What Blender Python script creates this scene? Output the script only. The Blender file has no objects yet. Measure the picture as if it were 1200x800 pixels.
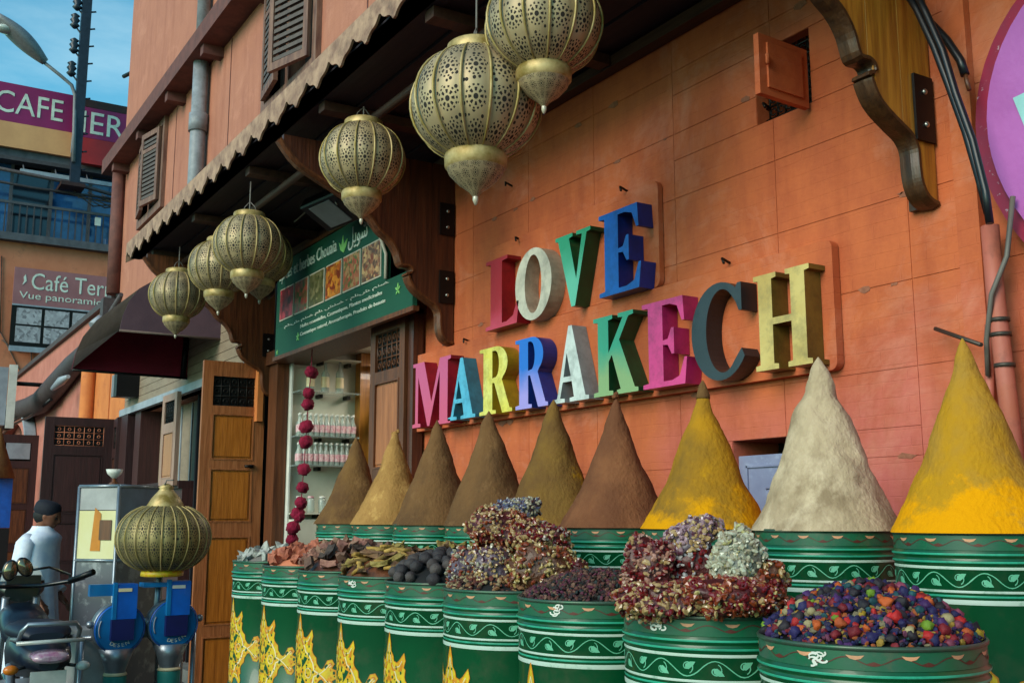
import bpy, bmesh, math, random
from mathutils import Vector, Matrix, noise
from mathutils.geometry import tessellate_polygon
random.seed(7)
PI = math.pi
scene = bpy.context.scene
COL = scene.collection

# ------------------------------------------------------------------ camera
FPX = 1240.0; PITCH = math.radians(9.4); YAW = math.radians(31.8); CH = 1.6
FW = Vector((-math.cos(YAW)*math.cos(PITCH), math.sin(YAW)*math.cos(PITCH), math.sin(PITCH)))
RT = Vector((math.sin(YAW), math.cos(YAW), 0)); UPV = RT.cross(FW); CAMP = Vector((0, 0, CH))
cam = bpy.data.cameras.new('camera'); co = bpy.data.objects.new('camera', cam); COL.objects.link(co)
cam.sensor_width = 36; cam.lens = 36*FPX/1200; cam.clip_end = 500; cam.clip_start = .05
co.matrix_world = Matrix.Translation(CAMP) @ Matrix((RT, UPV, -FW)).transposed().to_4x4()
scene.camera = co
def ray(x, y): return FW + RT*((x-600)/FPX) - UPV*((y-400)/FPX)
def on_y(x, y, Y): d = ray(x, y); return CAMP + d*(Y/d.y)
def on_x(x, y, X): d = ray(x, y); return CAMP + d*(X/d.x)

# ------------------------------------------------------------------ light
SUN_EL, SUN_AZ = math.radians(27), math.radians(-74)     # direction towards the sun, measured from +X
sdir = Vector((math.cos(SUN_AZ)*math.cos(SUN_EL), math.sin(SUN_AZ)*math.cos(SUN_EL), math.sin(SUN_EL)))
w = bpy.data.worlds.new('World'); scene.world = w; w.use_nodes = True
nt = w.node_tree; nt.nodes.clear()
sky = nt.nodes.new('ShaderNodeTexSky'); sky.sky_type = 'NISHITA'; sky.sun_disc = False
sky.sun_elevation = SUN_EL; sky.sun_rotation = math.pi/2 - SUN_AZ; sky.air_density = 1.0; sky.dust_density = .6; sky.ozone_density = 1.5
tc = nt.nodes.new('ShaderNodeTexCoord'); mp = nt.nodes.new('ShaderNodeMapping'); mp.inputs['Scale'].default_value = (1, 1, 3.2)
nz = nt.nodes.new('ShaderNodeTexNoise'); nz.inputs['Scale'].default_value = 3.1; nz.inputs['Detail'].default_value = 7; nz.inputs['Roughness'].default_value = .6
rp = nt.nodes.new('ShaderNodeValToRGB'); rp.color_ramp.elements[0].position = .5; rp.color_ramp.elements[1].position = .78
rp.color_ramp.elements[1].color = (.22, .22, .22, 1)
tint = nt.nodes.new('ShaderNodeMixRGB'); tint.blend_type = 'MULTIPLY'; tint.inputs[0].default_value = 1; tint.inputs[2].default_value = (.42, .95, .9, 1)
mx = nt.nodes.new('ShaderNodeMixRGB'); mx.inputs[2].default_value = (5.2, 6.2, 6.0, 1)
bg = nt.nodes.new('ShaderNodeBackground'); bg.inputs[1].default_value = .15
wo = nt.nodes.new('ShaderNodeOutputWorld'); L = nt.links.new
L(tc.outputs['Generated'], mp.inputs[0]); L(mp.outputs[0], nz.inputs['Vector']); L(nz.outputs['Fac'], rp.inputs[0])
L(sky.outputs[0], tint.inputs[1]); L(tint.outputs[0], mx.inputs[1]); L(rp.outputs[0], mx.inputs[0]); L(mx.outputs[0], bg.inputs[0]); L(bg.outputs[0], wo.inputs[0])
sun = bpy.data.lights.new('sun', 'SUN'); sun.energy = 2.0; sun.angle = math.radians(38); sun.color = (1, .88, .74)
so = bpy.data.objects.new('sun', sun); COL.objects.link(so); so.rotation_euler = sdir.to_track_quat('Z', 'Y').to_euler()
scene.view_settings.view_transform = 'Standard'; scene.view_settings.look = 'None'; scene.view_settings.exposure = 0.66
try:
    scene.cycles.max_bounces = 6; scene.cycles.diffuse_bounces = 4
except Exception: pass

# ------------------------------------------------------------------ materials
def lin(c):
    if isinstance(c, str):
        c = [int(c[i:i+2], 16)/255 for i in (0, 2, 4)]
        c = [v/12.92 if v <= .04045 else ((v+.055)/1.055)**2.4 for v in c]
    return (c[0], c[1], c[2], 1)
def mat(name, col, rough=.6, metal=0., col2=None, scale=6., detail=5., bump=.0, bscale=60., stretch=(1, 1, 1), ramp=(.35, .65), coat=0., spec=.4, dirt=None, dscale=3., dramp=(.55, .75), alpha=1., emit=None, estr=0., world=False, trans=0.):
    m = bpy.data.materials.new(name); m.use_nodes = True; n = m.node_tree.nodes; l = m.node_tree.links.new
    b = n['Principled BSDF']; b.inputs['Roughness'].default_value = rough; b.inputs['Metallic'].default_value = metal
    b.inputs['Coat Weight'].default_value = coat; b.inputs['Specular IOR Level'].default_value = spec; b.inputs['Alpha'].default_value = alpha
    b.inputs['Transmission Weight'].default_value = trans
    c = lin(col)
    t = n.new('ShaderNodeTexCoord'); oi = n.new('ShaderNodeObjectInfo')
    ad = n.new('ShaderNodeVectorMath'); ad.operation = 'MULTIPLY_ADD'
    if world:
        g = n.new('ShaderNodeNewGeometry'); src = g.outputs['Position']
    else:
        l(oi.outputs['Random'], ad.inputs[0]); ad.inputs[1].default_value = (9, 7, 5); l(t.outputs['Object'], ad.inputs[2]); src = ad.outputs[0]
    mpg = n.new('ShaderNodeMapping'); mpg.inputs['Scale'].default_value = stretch; l(src, mpg.inputs[0])
    no = n.new('ShaderNodeTexNoise'); no.inputs['Scale'].default_value = scale; no.inputs['Detail'].default_value = detail; no.inputs['Roughness'].default_value = .62
    l(mpg.outputs[0], no.inputs['Vector'])
    r = n.new('ShaderNodeValToRGB'); r.color_ramp.elements[0].position = ramp[0]; r.color_ramp.elements[1].position = ramp[1]
    c2 = lin(col2) if col2 is not None else tuple(v*.72 for v in c[:3])+(1,)
    r.color_ramp.elements[0].color = c; r.color_ramp.elements[1].color = c2
    l(no.outputs['Fac'], r.inputs[0]); out = r.outputs[0]
    if dirt is not None:
        n2 = n.new('ShaderNodeTexNoise'); n2.inputs['Scale'].default_value = dscale; n2.inputs['Detail'].default_value = 8; n2.inputs['Roughness'].default_value = .7
        l(mpg.outputs[0], n2.inputs['Vector']); r2 = n.new('ShaderNodeValToRGB'); r2.color_ramp.elements[0].position = dramp[0]; r2.color_ramp.elements[1].position = dramp[1]
        l(n2.outputs['Fac'], r2.inputs[0]); mm = n.new('ShaderNodeMixRGB'); l(r2.outputs[0], mm.inputs[0]); l(out, mm.inputs[1]); mm.inputs[2].default_value = lin(dirt); out = mm.outputs[0]
    l(out, b.inputs['Base Color'])
    if bump:
        n3 = n.new('ShaderNodeTexNoise'); n3.inputs['Scale'].default_value = bscale; n3.inputs['Detail'].default_value = 6; l(mpg.outputs[0], n3.inputs['Vector'])
        bp = n.new('ShaderNodeBump'); bp.inputs['Strength'].default_value = bump; bp.inputs['Distance'].default_value = .01
        l(n3.outputs['Fac'], bp.inputs['Height']); l(bp.outputs[0], b.inputs['Normal'])
    if emit is not None:
        b.inputs['Emission Color'].default_value = lin(emit); b.inputs['Emission Strength'].default_value = estr
    return m

def wall_mat(name, ca, cb, cc, brick=True):
    """painted masonry: orange blending into pink lower down and to the right, fine courses in relief"""
    m = bpy.data.materials.new(name); m.use_nodes = True; n = m.node_tree.nodes; l = m.node_tree.links.new
    b = n['Principled BSDF']; b.inputs['Roughness'].default_value = .72; b.inputs['Specular IOR Level'].default_value = .25
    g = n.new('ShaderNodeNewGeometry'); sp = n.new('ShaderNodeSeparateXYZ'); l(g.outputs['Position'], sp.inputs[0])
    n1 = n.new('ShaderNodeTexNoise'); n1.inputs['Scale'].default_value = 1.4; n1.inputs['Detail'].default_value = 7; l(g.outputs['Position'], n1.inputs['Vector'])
    def math_(op, a, bb=None, c=None):
        k = n.new('ShaderNodeMath'); k.operation = op
        for i, v in enumerate((a, bb, c)):
            if v is None: continue
            if isinstance(v, (int, float)): k.inputs[i].default_value = v
            else: l(v, k.inputs[i])
        return k.outputs[0]
    zx = math_('MULTIPLY_ADD', sp.outputs['X'], .16, 1.42)          # the pink tone climbs to the right
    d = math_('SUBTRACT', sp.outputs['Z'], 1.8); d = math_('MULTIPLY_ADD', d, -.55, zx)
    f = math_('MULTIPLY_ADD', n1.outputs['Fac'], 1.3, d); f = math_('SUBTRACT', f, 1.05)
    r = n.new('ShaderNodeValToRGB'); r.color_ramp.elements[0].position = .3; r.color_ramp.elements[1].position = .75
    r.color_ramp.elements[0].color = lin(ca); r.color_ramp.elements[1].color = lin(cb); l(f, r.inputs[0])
    n2 = n.new('ShaderNodeTexNoise'); n2.inputs['Scale'].default_value = 4.5; n2.inputs['Detail'].default_value = 9; n2.inputs['Roughness'].default_value = .72
    mp_ = n.new('ShaderNodeMapping'); mp_.inputs['Scale'].default_value = (1, 1, .55); l(g.outputs['Position'], mp_.inputs[0]); l(mp_.outputs[0], n2.inputs['Vector'])
    r2 = n.new('ShaderNodeValToRGB'); r2.color_ramp.elements[0].position = .42; r2.color_ramp.elements[1].position = .72; l(n2.outputs['Fac'], r2.inputs[0])
    mm = n.new('ShaderNodeMixRGB'); l(r2.outputs[0], mm.inputs[0]); l(r.outputs[0], mm.inputs[1]); mm.inputs[2].default_value = lin(cc)
    n7 = n.new('ShaderNodeTexNoise'); n7.inputs['Scale'].default_value = 2.1; n7.inputs['Detail'].default_value = 10; n7.inputs['Roughness'].default_value = .75; n7.inputs['Distortion'].default_value = .6; l(g.outputs['Position'], n7.inputs['Vector'])
    r7 = n.new('ShaderNodeValToRGB'); r7.color_ramp.elements[0].position = .52; r7.color_ramp.elements[1].position = .66; r7.color_ramp.elements[1].color = (.3, .3, .3, 1); l(n7.outputs['Fac'], r7.inputs[0])
    m7 = n.new('ShaderNodeMixRGB'); l(r7.outputs[0], m7.inputs[0]); l(mm.outputs[0], m7.inputs[1]); m7.inputs[2].default_value = lin('d09078'); mm = m7
    # dark drips running down
    n5 = n.new('ShaderNodeTexNoise'); n5.inputs['Scale'].default_value = 5; n5.inputs['Detail'].default_value = 4
    mp5 = n.new('ShaderNodeMapping'); mp5.inputs['Scale'].default_value = (1.5, 1, .12); l(g.outputs['Position'], mp5.inputs[0]); l(mp5.outputs[0], n5.inputs['Vector'])
    r5 = n.new('ShaderNodeValToRGB'); r5.color_ramp.elements[0].position = .52; r5.color_ramp.elements[1].position = .75; r5.color_ramp.elements[1].color = (.62, .62, .62, 1); l(n5.outputs['Fac'], r5.inputs[0])
    m5 = n.new('ShaderNodeMixRGB'); m5.blend_type = 'MULTIPLY'; l(r5.outputs[0], m5.inputs[0]); l(mm.outputs[0], m5.inputs[1]); m5.inputs[2].default_value = (.72, .6, .55, 1)
    l(m5.outputs[0], b.inputs['Base Color'])
    n3 = n.new('ShaderNodeTexNoise'); n3.inputs['Scale'].default_value = 38; n3.inputs['Detail'].default_value = 8; n3.inputs['Roughness'].default_value = .7
    mp3 = n.new('ShaderNodeMapping'); mp3.inputs['Scale'].default_value = (.35, 1, 1.3); l(g.outputs['Position'], mp3.inputs[0]); l(mp3.outputs[0], n3.inputs['Vector'])
    h = n3.outputs['Fac']
    if brick:
        cx = n.new('ShaderNodeCombineXYZ'); wob = math_('MULTIPLY_ADD', n1.outputs['Fac'], .03, sp.outputs['Z'])
        l(sp.outputs['X'], cx.inputs[0]); l(wob, cx.inputs[1])
        bt = n.new('ShaderNodeTexBrick'); bt.inputs['Scale'].default_value = 1; bt.inputs['Brick Width'].default_value = .21; bt.inputs['Row Height'].default_value = .056
        bt.inputs['Mortar Size'].default_value = .0025; bt.inputs['Mortar Smooth'].default_value = .6; bt.inputs['Color1'].default_value = (1, 1, 1, 1); bt.inputs['Color2'].default_value = (.85, .85, .85, 1); bt.inputs['Mortar'].default_value = (.0, .0, .0, 1)
        l(cx.outputs[0], bt.inputs['Vector'])
        k = math_('MULTIPLY', bt.outputs['Color'], math_('MULTIPLY', n2.outputs['Fac'], .9)); h = math_('ADD', h, k)
    bp = n.new('ShaderNodeBump'); bp.inputs['Strength'].default_value = .42; bp.inputs['Distance'].default_value = .006
    l(h, bp.inputs['Height']); l(bp.outputs[0], b.inputs['Normal'])
    return m

def brass_mat(name, lobes, rows, base='9a7c3c', dark='1c130a'):
    m = bpy.data.materials.new(name); m.use_nodes = True; n = m.node_tree.nodes; l = m.node_tree.links.new
    b = n['Principled BSDF']
    uv = n.new('ShaderNodeTexCoord'); sp = n.new('ShaderNodeSeparateXYZ'); l(uv.outputs['UV'], sp.inputs[0])
    def mt(op, a, bb=None, c=None):
        k = n.new('ShaderNodeMath'); k.operation = op
        for i, v in enumerate((a, bb, c)):
            if v is None: continue
            if isinstance(v, (int, float)): k.inputs[i].default_value = v
            else: l(v, k.inputs[i])
        return k.outputs[0]
    U = mt('MULTIPLY', sp.outputs[0], lobes); V = mt('MULTIPLY', sp.outputs[1], rows)
    fu = mt('SUBTRACT', mt('FRACT', U), .5); fv = mt('SUBTRACT', mt('FRACT', V), .5)
    d = mt('SQRT', mt('ADD', mt('MULTIPLY', fu, fu), mt('MULTIPLY', fv, fv))); a = mt('ARCTAN2', fv, fu)
    pet = mt('GREATER_THAN', mt('COSINE', mt('MULTIPLY', a, 8)), .0)
    ring = mt('MULTIPLY', mt('MULTIPLY', mt('GREATER_THAN', d, .15), mt('LESS_THAN', d, .26)), pet)
    ctr = mt('LESS_THAN', d, .085)
    ring2 = mt('MULTIPLY', mt('MULTIPLY', mt('GREATER_THAN', d, .31), mt('LESS_THAN', d, .37)), mt('GREATER_THAN', mt('COSINE', mt('MULTIPLY', a, 14)), .1))
    cv = n.new('ShaderNodeCombineXYZ'); l(U, cv.inputs[0]); l(V, cv.inputs[1])
    vo = n.new('ShaderNodeTexVoronoi'); vo.inputs['Scale'].default_value = 5.5; vo.inputs['Randomness'].default_value = .55; l(cv.outputs[0], vo.inputs['Vector'])
    far = mt('GREATER_THAN', d, .39); dots = mt('MULTIPLY', mt('LESS_THAN', vo.outputs['Distance'], .33), far)
    rib = mt('LESS_THAN', mt('ABSOLUTE', fu), .43)
    hole = mt('MULTIPLY', mt('MAXIMUM', mt('MAXIMUM', ring, ctr), mt('MAXIMUM', ring2, dots)), rib)
    no = n.new('ShaderNodeTexNoise'); no.inputs['Scale'].default_value = 5; no.inputs['Detail'].default_value = 6; l(uv.outputs['Object'], no.inputs['Vector'])
    r = n.new('ShaderNodeValToRGB'); r.color_ramp.elements[0].position = .35; r.color_ramp.elements[1].position = .7
    c = lin(base); r.color_ramp.elements[0].color = c; r.color_ramp.elements[1].color = (c[0]*.55, c[1]*.56, c[2]*.62, 1); l(no.outputs['Fac'], r.inputs[0])
    mm = n.new('ShaderNodeMixRGB'); l(hole, mm.inputs[0]); l(r.outputs[0], mm.inputs[1]); mm.inputs[2].default_value = lin(dark); l(mm.outputs[0], b.inputs['Base Color'])
    l(mt('MULTIPLY_ADD', hole, -.3, .3), b.inputs['Metallic']); l(mt('MULTIPLY_ADD', hole, .3, .52), b.inputs['Roughness'])
    bp = n.new('ShaderNodeBump'); bp.inputs['Strength'].default_value = .5; bp.inputs['Distance'].default_value = .004; l(mt('SUBTRACT', 1, hole), bp.inputs['Height']); l(bp.outputs[0], b.inputs['Normal'])
    return m

def cone_mat(name, a, b_, c, sc=5., ramp=(.4, .6), dramp=(.55, .68)):
    m = mat(name, a, .95, col2=b_, scale=sc, bump=.6, bscale=75, spec=.1, ramp=ramp, dirt=c, dscale=sc*1.7, dramp=dramp, stretch=(1, 1, .7)); return m
def powder_foot(m, fresh, z0, z1):
    """freshly sifted bright powder gathered at the foot of a cone"""
    n = m.node_tree.nodes; l = m.node_tree.links.new; b = n['Principled BSDF']; src = b.inputs['Base Color'].links[0].from_socket
    t = n.new('ShaderNodeTexCoord'); sp = n.new('ShaderNodeSeparateXYZ'); l(t.outputs['Object'], sp.inputs[0]); no = n.new('ShaderNodeTexNoise'); no.inputs['Scale'].default_value = 6; no.inputs['Detail'].default_value = 8; no.inputs['Roughness'].default_value = .7; l(t.outputs['Object'], no.inputs['Vector'])
    md = n.new('ShaderNodeMath'); md.operation = 'MULTIPLY_ADD'; l(no.outputs['Fac'], md.inputs[0]); md.inputs[1].default_value = -.8; l(sp.outputs['Z'], md.inputs[2])
    r = n.new('ShaderNodeMapRange'); r.inputs[1].default_value = z0-.41; r.inputs[2].default_value = z1-.41; r.inputs[3].default_value = 1; r.inputs[4].default_value = 0; l(md.outputs[0], r.inputs[0])
    mm = n.new('ShaderNodeMixRGB'); l(r.outputs[0], mm.inputs[0]); l(src, mm.inputs[1]); mm.inputs[2].default_value = lin(fresh); l(mm.outputs[0], b.inputs['Base Color']); return m
def blotch(name, c1, c2, c3, scale=40):
    m = bpy.data.materials.new(name); m.use_nodes = True; n = m.node_tree.nodes; l = m.node_tree.links.new
    b = n['Principled BSDF']; b.inputs['Roughness'].default_value = .4
    t = n.new('ShaderNodeTexCoord'); v = n.new('ShaderNodeTexVoronoi'); v.inputs['Scale'].default_value = scale; l(t.outputs['Object'], v.inputs['Vector'])
    sp = n.new('ShaderNodeSeparateColor'); l(v.outputs['Color'], sp.inputs[0])
    r = n.new('ShaderNodeValToRGB'); r.color_ramp.elements.new(.5); e = r.color_ramp.elements
    e[0].position = .1; e[0].color = lin(c1); e[1].position = .5; e[1].color = lin(c2); e[2].position = .85; e[2].color = lin(c3)
    l(sp.outputs[0], r.inputs[0]); l(r.outputs[0], b.inputs['Base Color']); return m

M = {}
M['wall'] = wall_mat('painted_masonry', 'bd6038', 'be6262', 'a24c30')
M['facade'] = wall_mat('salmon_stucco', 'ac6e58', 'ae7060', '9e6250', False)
M['orange'] = mat('orange_plaster', 'cf7a3e', .8, col2='bd6a34', scale=3, bump=.2, dirt='a85a36', dscale=5)
M['pinkwall'] = mat('pink_plaster', 'b97466', .8, col2='a96456', scale=3, bump=.2, dirt='94604f', dscale=5)
M['ledge'] = mat('brown_ledge', '6e4038', .75, col2='56332e', scale=8, bump=.2)
M['trim'] = mat('window_trim', '84604f', .6, col2='5c3c34', scale=20, stretch=(1, 1, .2))
M['shutter'] = mat('grey_shutter', '5b4c46', .6, scale=20)
M['pipe'] = mat('grey_pipe', '8d8f96', .5, col2='75777c', scale=10, dirt='5e5852', dscale=8)
M['pinkpipe'] = mat('painted_pipe', 'ad5f52', .6, col2='a85a44', scale=8, dirt='7a4338', dscale=9, bump=.1)
wood = dict(stretch=(12, 12, .8), scale=3.5, bump=.25, bscale=8)
M['oak'] = mat('varnished_plank', 'b27526', .38, col2='8a5216', coat=.3, dirt='60340f', dramp=(.6, .85), **wood)
M['seam'] = mat('pale_seam', 'd8b878', .6)
M['oakedge'] = mat('dark_plank_edge', '4a2d16', .4, col2='2f1b0d', **wood)
M['redwood'] = mat('dark_redwood', '5a2c18', .5, col2='3a1a10', coat=.15, **wood)
M['redwood2'] = mat('brown_plank', '6b3a1c', .5, col2='44220f', coat=.15, **wood)
M['door'] = mat('light_door_wood', 'a8643a', .45, col2='874a24', dirt='5a3016', **wood)
M['doorpanel'] = mat('door_panel_wood', 'b86a20', .4, col2='94500f', coat=.3, **wood)
M['darkdoor'] = mat('maroon_door', '3e1f1e', .5, col2='301716', **wood)
M['darkpanel'] = mat('maroon_panel', '482523', .5, col2='391c1a', **wood)
M['paledoor'] = mat('pale_pink_door', 'a78578', .5, col2='97705c', **wood)
M['palepanel'] = mat('salmon_panel', 'b07c58', .5, col2='a06c48', **wood)
M['frame'] = mat('door_frame_wood', '6a3a1e', .5, col2='4a2512', **wood)
M['black'] = mat('black_steel', '0d0d10', .4, metal=.3)
M['iron'] = mat('wrought_iron', '17130f', .5, metal=.4)
M['bolt'] = mat('bolt_head', 'b8b8b4', .3, metal=.9)
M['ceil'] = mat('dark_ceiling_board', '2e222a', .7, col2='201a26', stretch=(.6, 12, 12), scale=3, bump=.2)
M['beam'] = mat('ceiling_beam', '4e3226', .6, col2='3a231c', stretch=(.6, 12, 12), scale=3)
M['valance'] = mat('valance_tin', 'b08a70', .65, col2='7d5a48', scale=12, dirt='5c4436', dscale=14, bump=.15)
M['cable'] = mat('black_rubber', '14151a', .35)
M['cord'] = mat('grey_cord', '6b625c', .5)
M['greybundle'] = mat('taped_bundle', '4a4245', .6, col2='3a3335', scale=12, bump=.4, bscale=20)
M['white'] = mat('white_paint', 'd8d5cc', .5, col2='c2bfb6', scale=5)
M['wire'] = mat('steel_wire', '4b423c', .5, metal=.5)
M['chip'] = mat('bare_render_chip', '9c6048', .9, col2='7c4c3a', scale=30, bump=.5)
M['boardface'] = M['wall']
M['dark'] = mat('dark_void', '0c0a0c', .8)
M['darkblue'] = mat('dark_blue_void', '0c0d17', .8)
def paint(name, c, c2=None): return mat(name, c, .42, col2=c2, scale=3.2, ramp=(.38, .62), bump=.12, bscale=35, coat=.15, dirt=('%02x%02x%02x' % tuple(int(int(c[i:i+2], 16)*.66) for i in (0, 2, 4))), dscale=11, dramp=(.45, .75))
M['ground'] = mat('street_asphalt', (.06, .055, .05), .9, col2=(.045, .04, .038), scale=1.2, bump=.5, bscale=40)
M['stone'] = mat('kerb_stone', (.2, .17, .15), .9, scale=6, bump=.3)
M['platform'] = mat('platform_board', '3b2a1e', .7, col2='2a1c14', stretch=(.5, 8, 8), scale=3)
M['green'] = mat('barrel_green', '034a29', .33, col2='043f23', scale=2.5, ramp=(.3, .7), coat=.25, dirt='3c4a34', dscale=6, dramp=(.52, .8), bump=.05, bscale=15)
M['greenrim'] = mat('barrel_rim_green', '0b5436', .4, col2='2c5240', scale=9, ramp=(.4, .65), dirt='5a5240', dscale=12, dramp=(.55, .8))
M['teal'] = mat('teal_band', '2f9a7c', .38, col2='1f8064', scale=12, dirt='1c5a44', dscale=16)
M['bandwhite'] = mat('white_band', 'aebcb2', .4, col2='a6b8a9', scale=12, dirt='5f8a72', dscale=16)
M['vine'] = mat('pale_vine_paint', '62a888', .45, col2='4f9a78', scale=14)
M['olive'] = mat('olive_smear_paint', '4f6238', .5, col2='3a6440', scale=14)
M['salmon'] = mat('salmon_crescent', 'd0906a', .45, col2='b07c5c', scale=20)
M['darkred'] = mat('dark_red_mark', '5a2418', .5)
M['yellow'] = mat('yellow_ornament', 'd2ae16', .42, col2='b59a20', scale=22, dirt='c97f16', dscale=26, dramp=(.5, .6))
M['cream'] = mat('cream_ornament', 'dcc79c', .45)
M['ochre'] = mat('ochre_ornament', 'c2760e', .45)
M['olivegreen'] = mat('leaf_green_ornament', '6d9a22', .45)
M['steelrim'] = mat('worn_tin_rim', '50564c', .4, metal=.5, col2='2f5a44', scale=20)
M['brass'] = brass_mat('pierced_brass', 14, 4, 'b39a74')
M['brassband'] = mat('brass_band', 'c4a874', .5, metal=.3, col2='80682c', scale=12)
M['brassrib'] = mat('brass_rib', 'b89f70', .5, metal=.3, col2='8a7434', scale=9)
M['brassbig'] = brass_mat('olive_pierced_brass', 22, 4, '8e7c4c')
M['bead'] = mat('clear_bead', 'b9ad98', .15, spec=.8)
M['signgreen'] = mat('sign_green', '0f4433', .65, col2='114a37', scale=4)
M['signwhite'] = mat('sign_lettering', 'd9ddcf', .5)
M['emblem'] = mat('pale_green_emblem', '86c26c', .5)
M['photoedge'] = mat('photo_border', 'c9bfae', .5)
M['purplesign'] = mat('magenta_sign', '8c1858', .5, col2='801650', scale=2)
M['signred'] = mat('red_sign', 'b0201c', .4, col2='9c1c1a', scale=2)
M['yellowsign'] = mat('ochre_band', 'dc9c68', .6, col2='cf9060', scale=2)
M['mauve'] = mat('mauve_sign', '9c6668', .5, col2='925c5e', scale=3)
M['bluepane'] = mat('blue_glazing', '2c5f96', .12, col2='20406a', scale=2, spec=.8)
M['darkpane'] = mat('dark_glazing', '141a26', .12, spec=.8)
M['concrete'] = mat('grey_concrete', '5a5a60', .8, col2='45454b', scale=4, bump=.2)
M['cafeor'] = mat('cafe_orange', 'cc7c5a', .8, col2='c07050', scale=2, dirt='9a6048', dscale=3)
M['maroonfab'] = mat('maroon_canvas', '8e1230', .7, col2='780e28', scale=3, bump=.2)
M['purplefab'] = mat('dusty_purple_canvas', '5c434c', .8, col2='503a44', scale=4, bump=.2)
M['greyfab'] = mat('weathered_canvas', '6a5850', .8, col2='5c4c46', scale=6, bump=.2)
M['siding'] = mat('tan_siding', '8d7b68', .7, col2='7d6b5a', scale=5, stretch=(1, 1, 3))
M['lintel'] = mat('grey_white_lintel', '9aa0aa', .5, scale=5)
M['skin'] = mat('skin', '7a4a34', .55, col2='6d402c', scale=20)
M['robe'] = mat('white_robe', 'e6e9f2', .8, col2='ccd4e6', scale=10, bump=.2, bscale=20)
M['cap'] = mat('dark_cap', '0f1220', .8)
M['hair'] = mat('black_hair', '0b0a0a', .7)
M['tealcloth'] = mat('turquoise_patch', '4fb4b8', .7)
M['blue'] = mat('bright_blue_metal', '0b57b4', .35, col2='0a4a9c', scale=8, coat=.2)
M['blueface'] = mat('blue_disc', '0f67a0', .3, col2='0c5a90', scale=8, coat=.2)
M['bluedark'] = mat('navy_recess', '0a1150', .5)
M['alu'] = mat('aluminium', '8f959c', .35, metal=.7, col2='7a8087', scale=9)
M['tealsleeve'] = mat('teal_sleeve', '1c7c72', .6)
M['poster'] = mat('yellow_poster', 'ccc296', .5, col2='c4b880', scale=3)
M['bikeblack'] = mat('bike_black', '0b0d12', .3, coat=.3)
M['bikeblue'] = mat('bike_navy', '0c1626', .4, coat=.2)
M['seat'] = mat('seat_vinyl', '141d2e', .5)
M['mirror'] = mat('mirror_glass', '8a7a62', .12, metal=.8)
M['lampred'] = mat('tail_lamp', 'a8929c', .2, col2='8c5878', scale=30, coat=.5)
M['lampwhite'] = mat('clear_lens', 'b6b9b4', .2, coat=.5)
M['orangelens'] = mat('orange_lens', 'c26a1a', .25)
M['glass'] = mat('thin_glass', 'cfe0dd', .05, alpha=.25, spec=.7)
M['bottle'] = mat('bottle_glass', 'b9c4ba', .12, alpha=.55, spec=.8)
M['pinklabel'] = mat('pink_label', 'c88390', .6, col2='d6b4b4', scale=60, ramp=(.45, .5))
M['shelfback'] = mat('cream_cabinet', 'cfcbb8', .6, col2='bfbba8', scale=4)
M['pompom'] = mat('crimson_wool', '8c0a32', .95, col2='6c0626', scale=60, bump=.8, bscale=90)
M['heart'] = mat('orchid_paint', 'b262b0', .5, col2='a658a4', scale=4, bump=.2, bscale=50)
M['heartside'] = mat('crimson_heart_edge', '9a1238', .5, col2='86203f', scale=9, dirt='b9a0ae', dscale=40, dramp=(.62, .66))
M['ltcyan'] = mat('pale_cyan_paint', '9fd2d4', .5)
M['lavender'] = mat('lavender_metal', '8285a0', .5, col2='747794', scale=10, dirt='9aa0b8', dscale=18)
M['lamp'] = mat('lit_lamp', 'ffffff', .5, emit=(1, .93, .8), estr=14)
M['fascia'] = mat('dark_red_fascia', '3c1c16', .6, col2='2a120f', scale=8)
M['insul'] = mat('dark_insulator', '1a2230', .4)
M['pole'] = mat('dark_blue_pole', '141a28', .5, col2='202838', scale=9)
M['lamphead'] = mat('lamp_head_grey', '77767a', .5)

# ------------------------------------------------------------------ mesh helpers
def smooth(bm, on=True):
    for f in bm.faces: f.smooth = on
def add_box(bm, x0, x1, y0, y1, z0, z1, mtx=None):
    vs = [bm.verts.new(v) for v in ((x0, y0, z0), (x1, y0, z0), (x1, y1, z0), (x0, y1, z0), (x0, y0, z1), (x1, y0, z1), (x1, y1, z1), (x0, y1, z1))]
    for f in ((3, 2, 1, 0), (4, 5, 6, 7), (0, 1, 5, 4), (1, 2, 6, 5), (2, 3, 7, 6), (3, 0, 4, 7)): bm.faces.new([vs[i] for i in f])
    if mtx is not None: bmesh.ops.transform(bm, matrix=mtx, verts=vs)
    return vs
def bevel(bm, w, seg=1):
    bmesh.ops.bevel(bm, geom=[e for e in bm.edges if e.is_manifold and e.calc_face_angle(0) > .5], offset=w, segments=seg, affect='EDGES', profile=.5)
def box(x0, x1, y0, y1, z0, z1, bv=0, seg=1):
    bm = bmesh.new(); add_box(bm, min(x0, x1), max(x0, x1), min(y0, y1), max(y0, y1), min(z0, z1), max(z0, z1))
    if bv: bevel(bm, bv, seg)
    return bm
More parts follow.
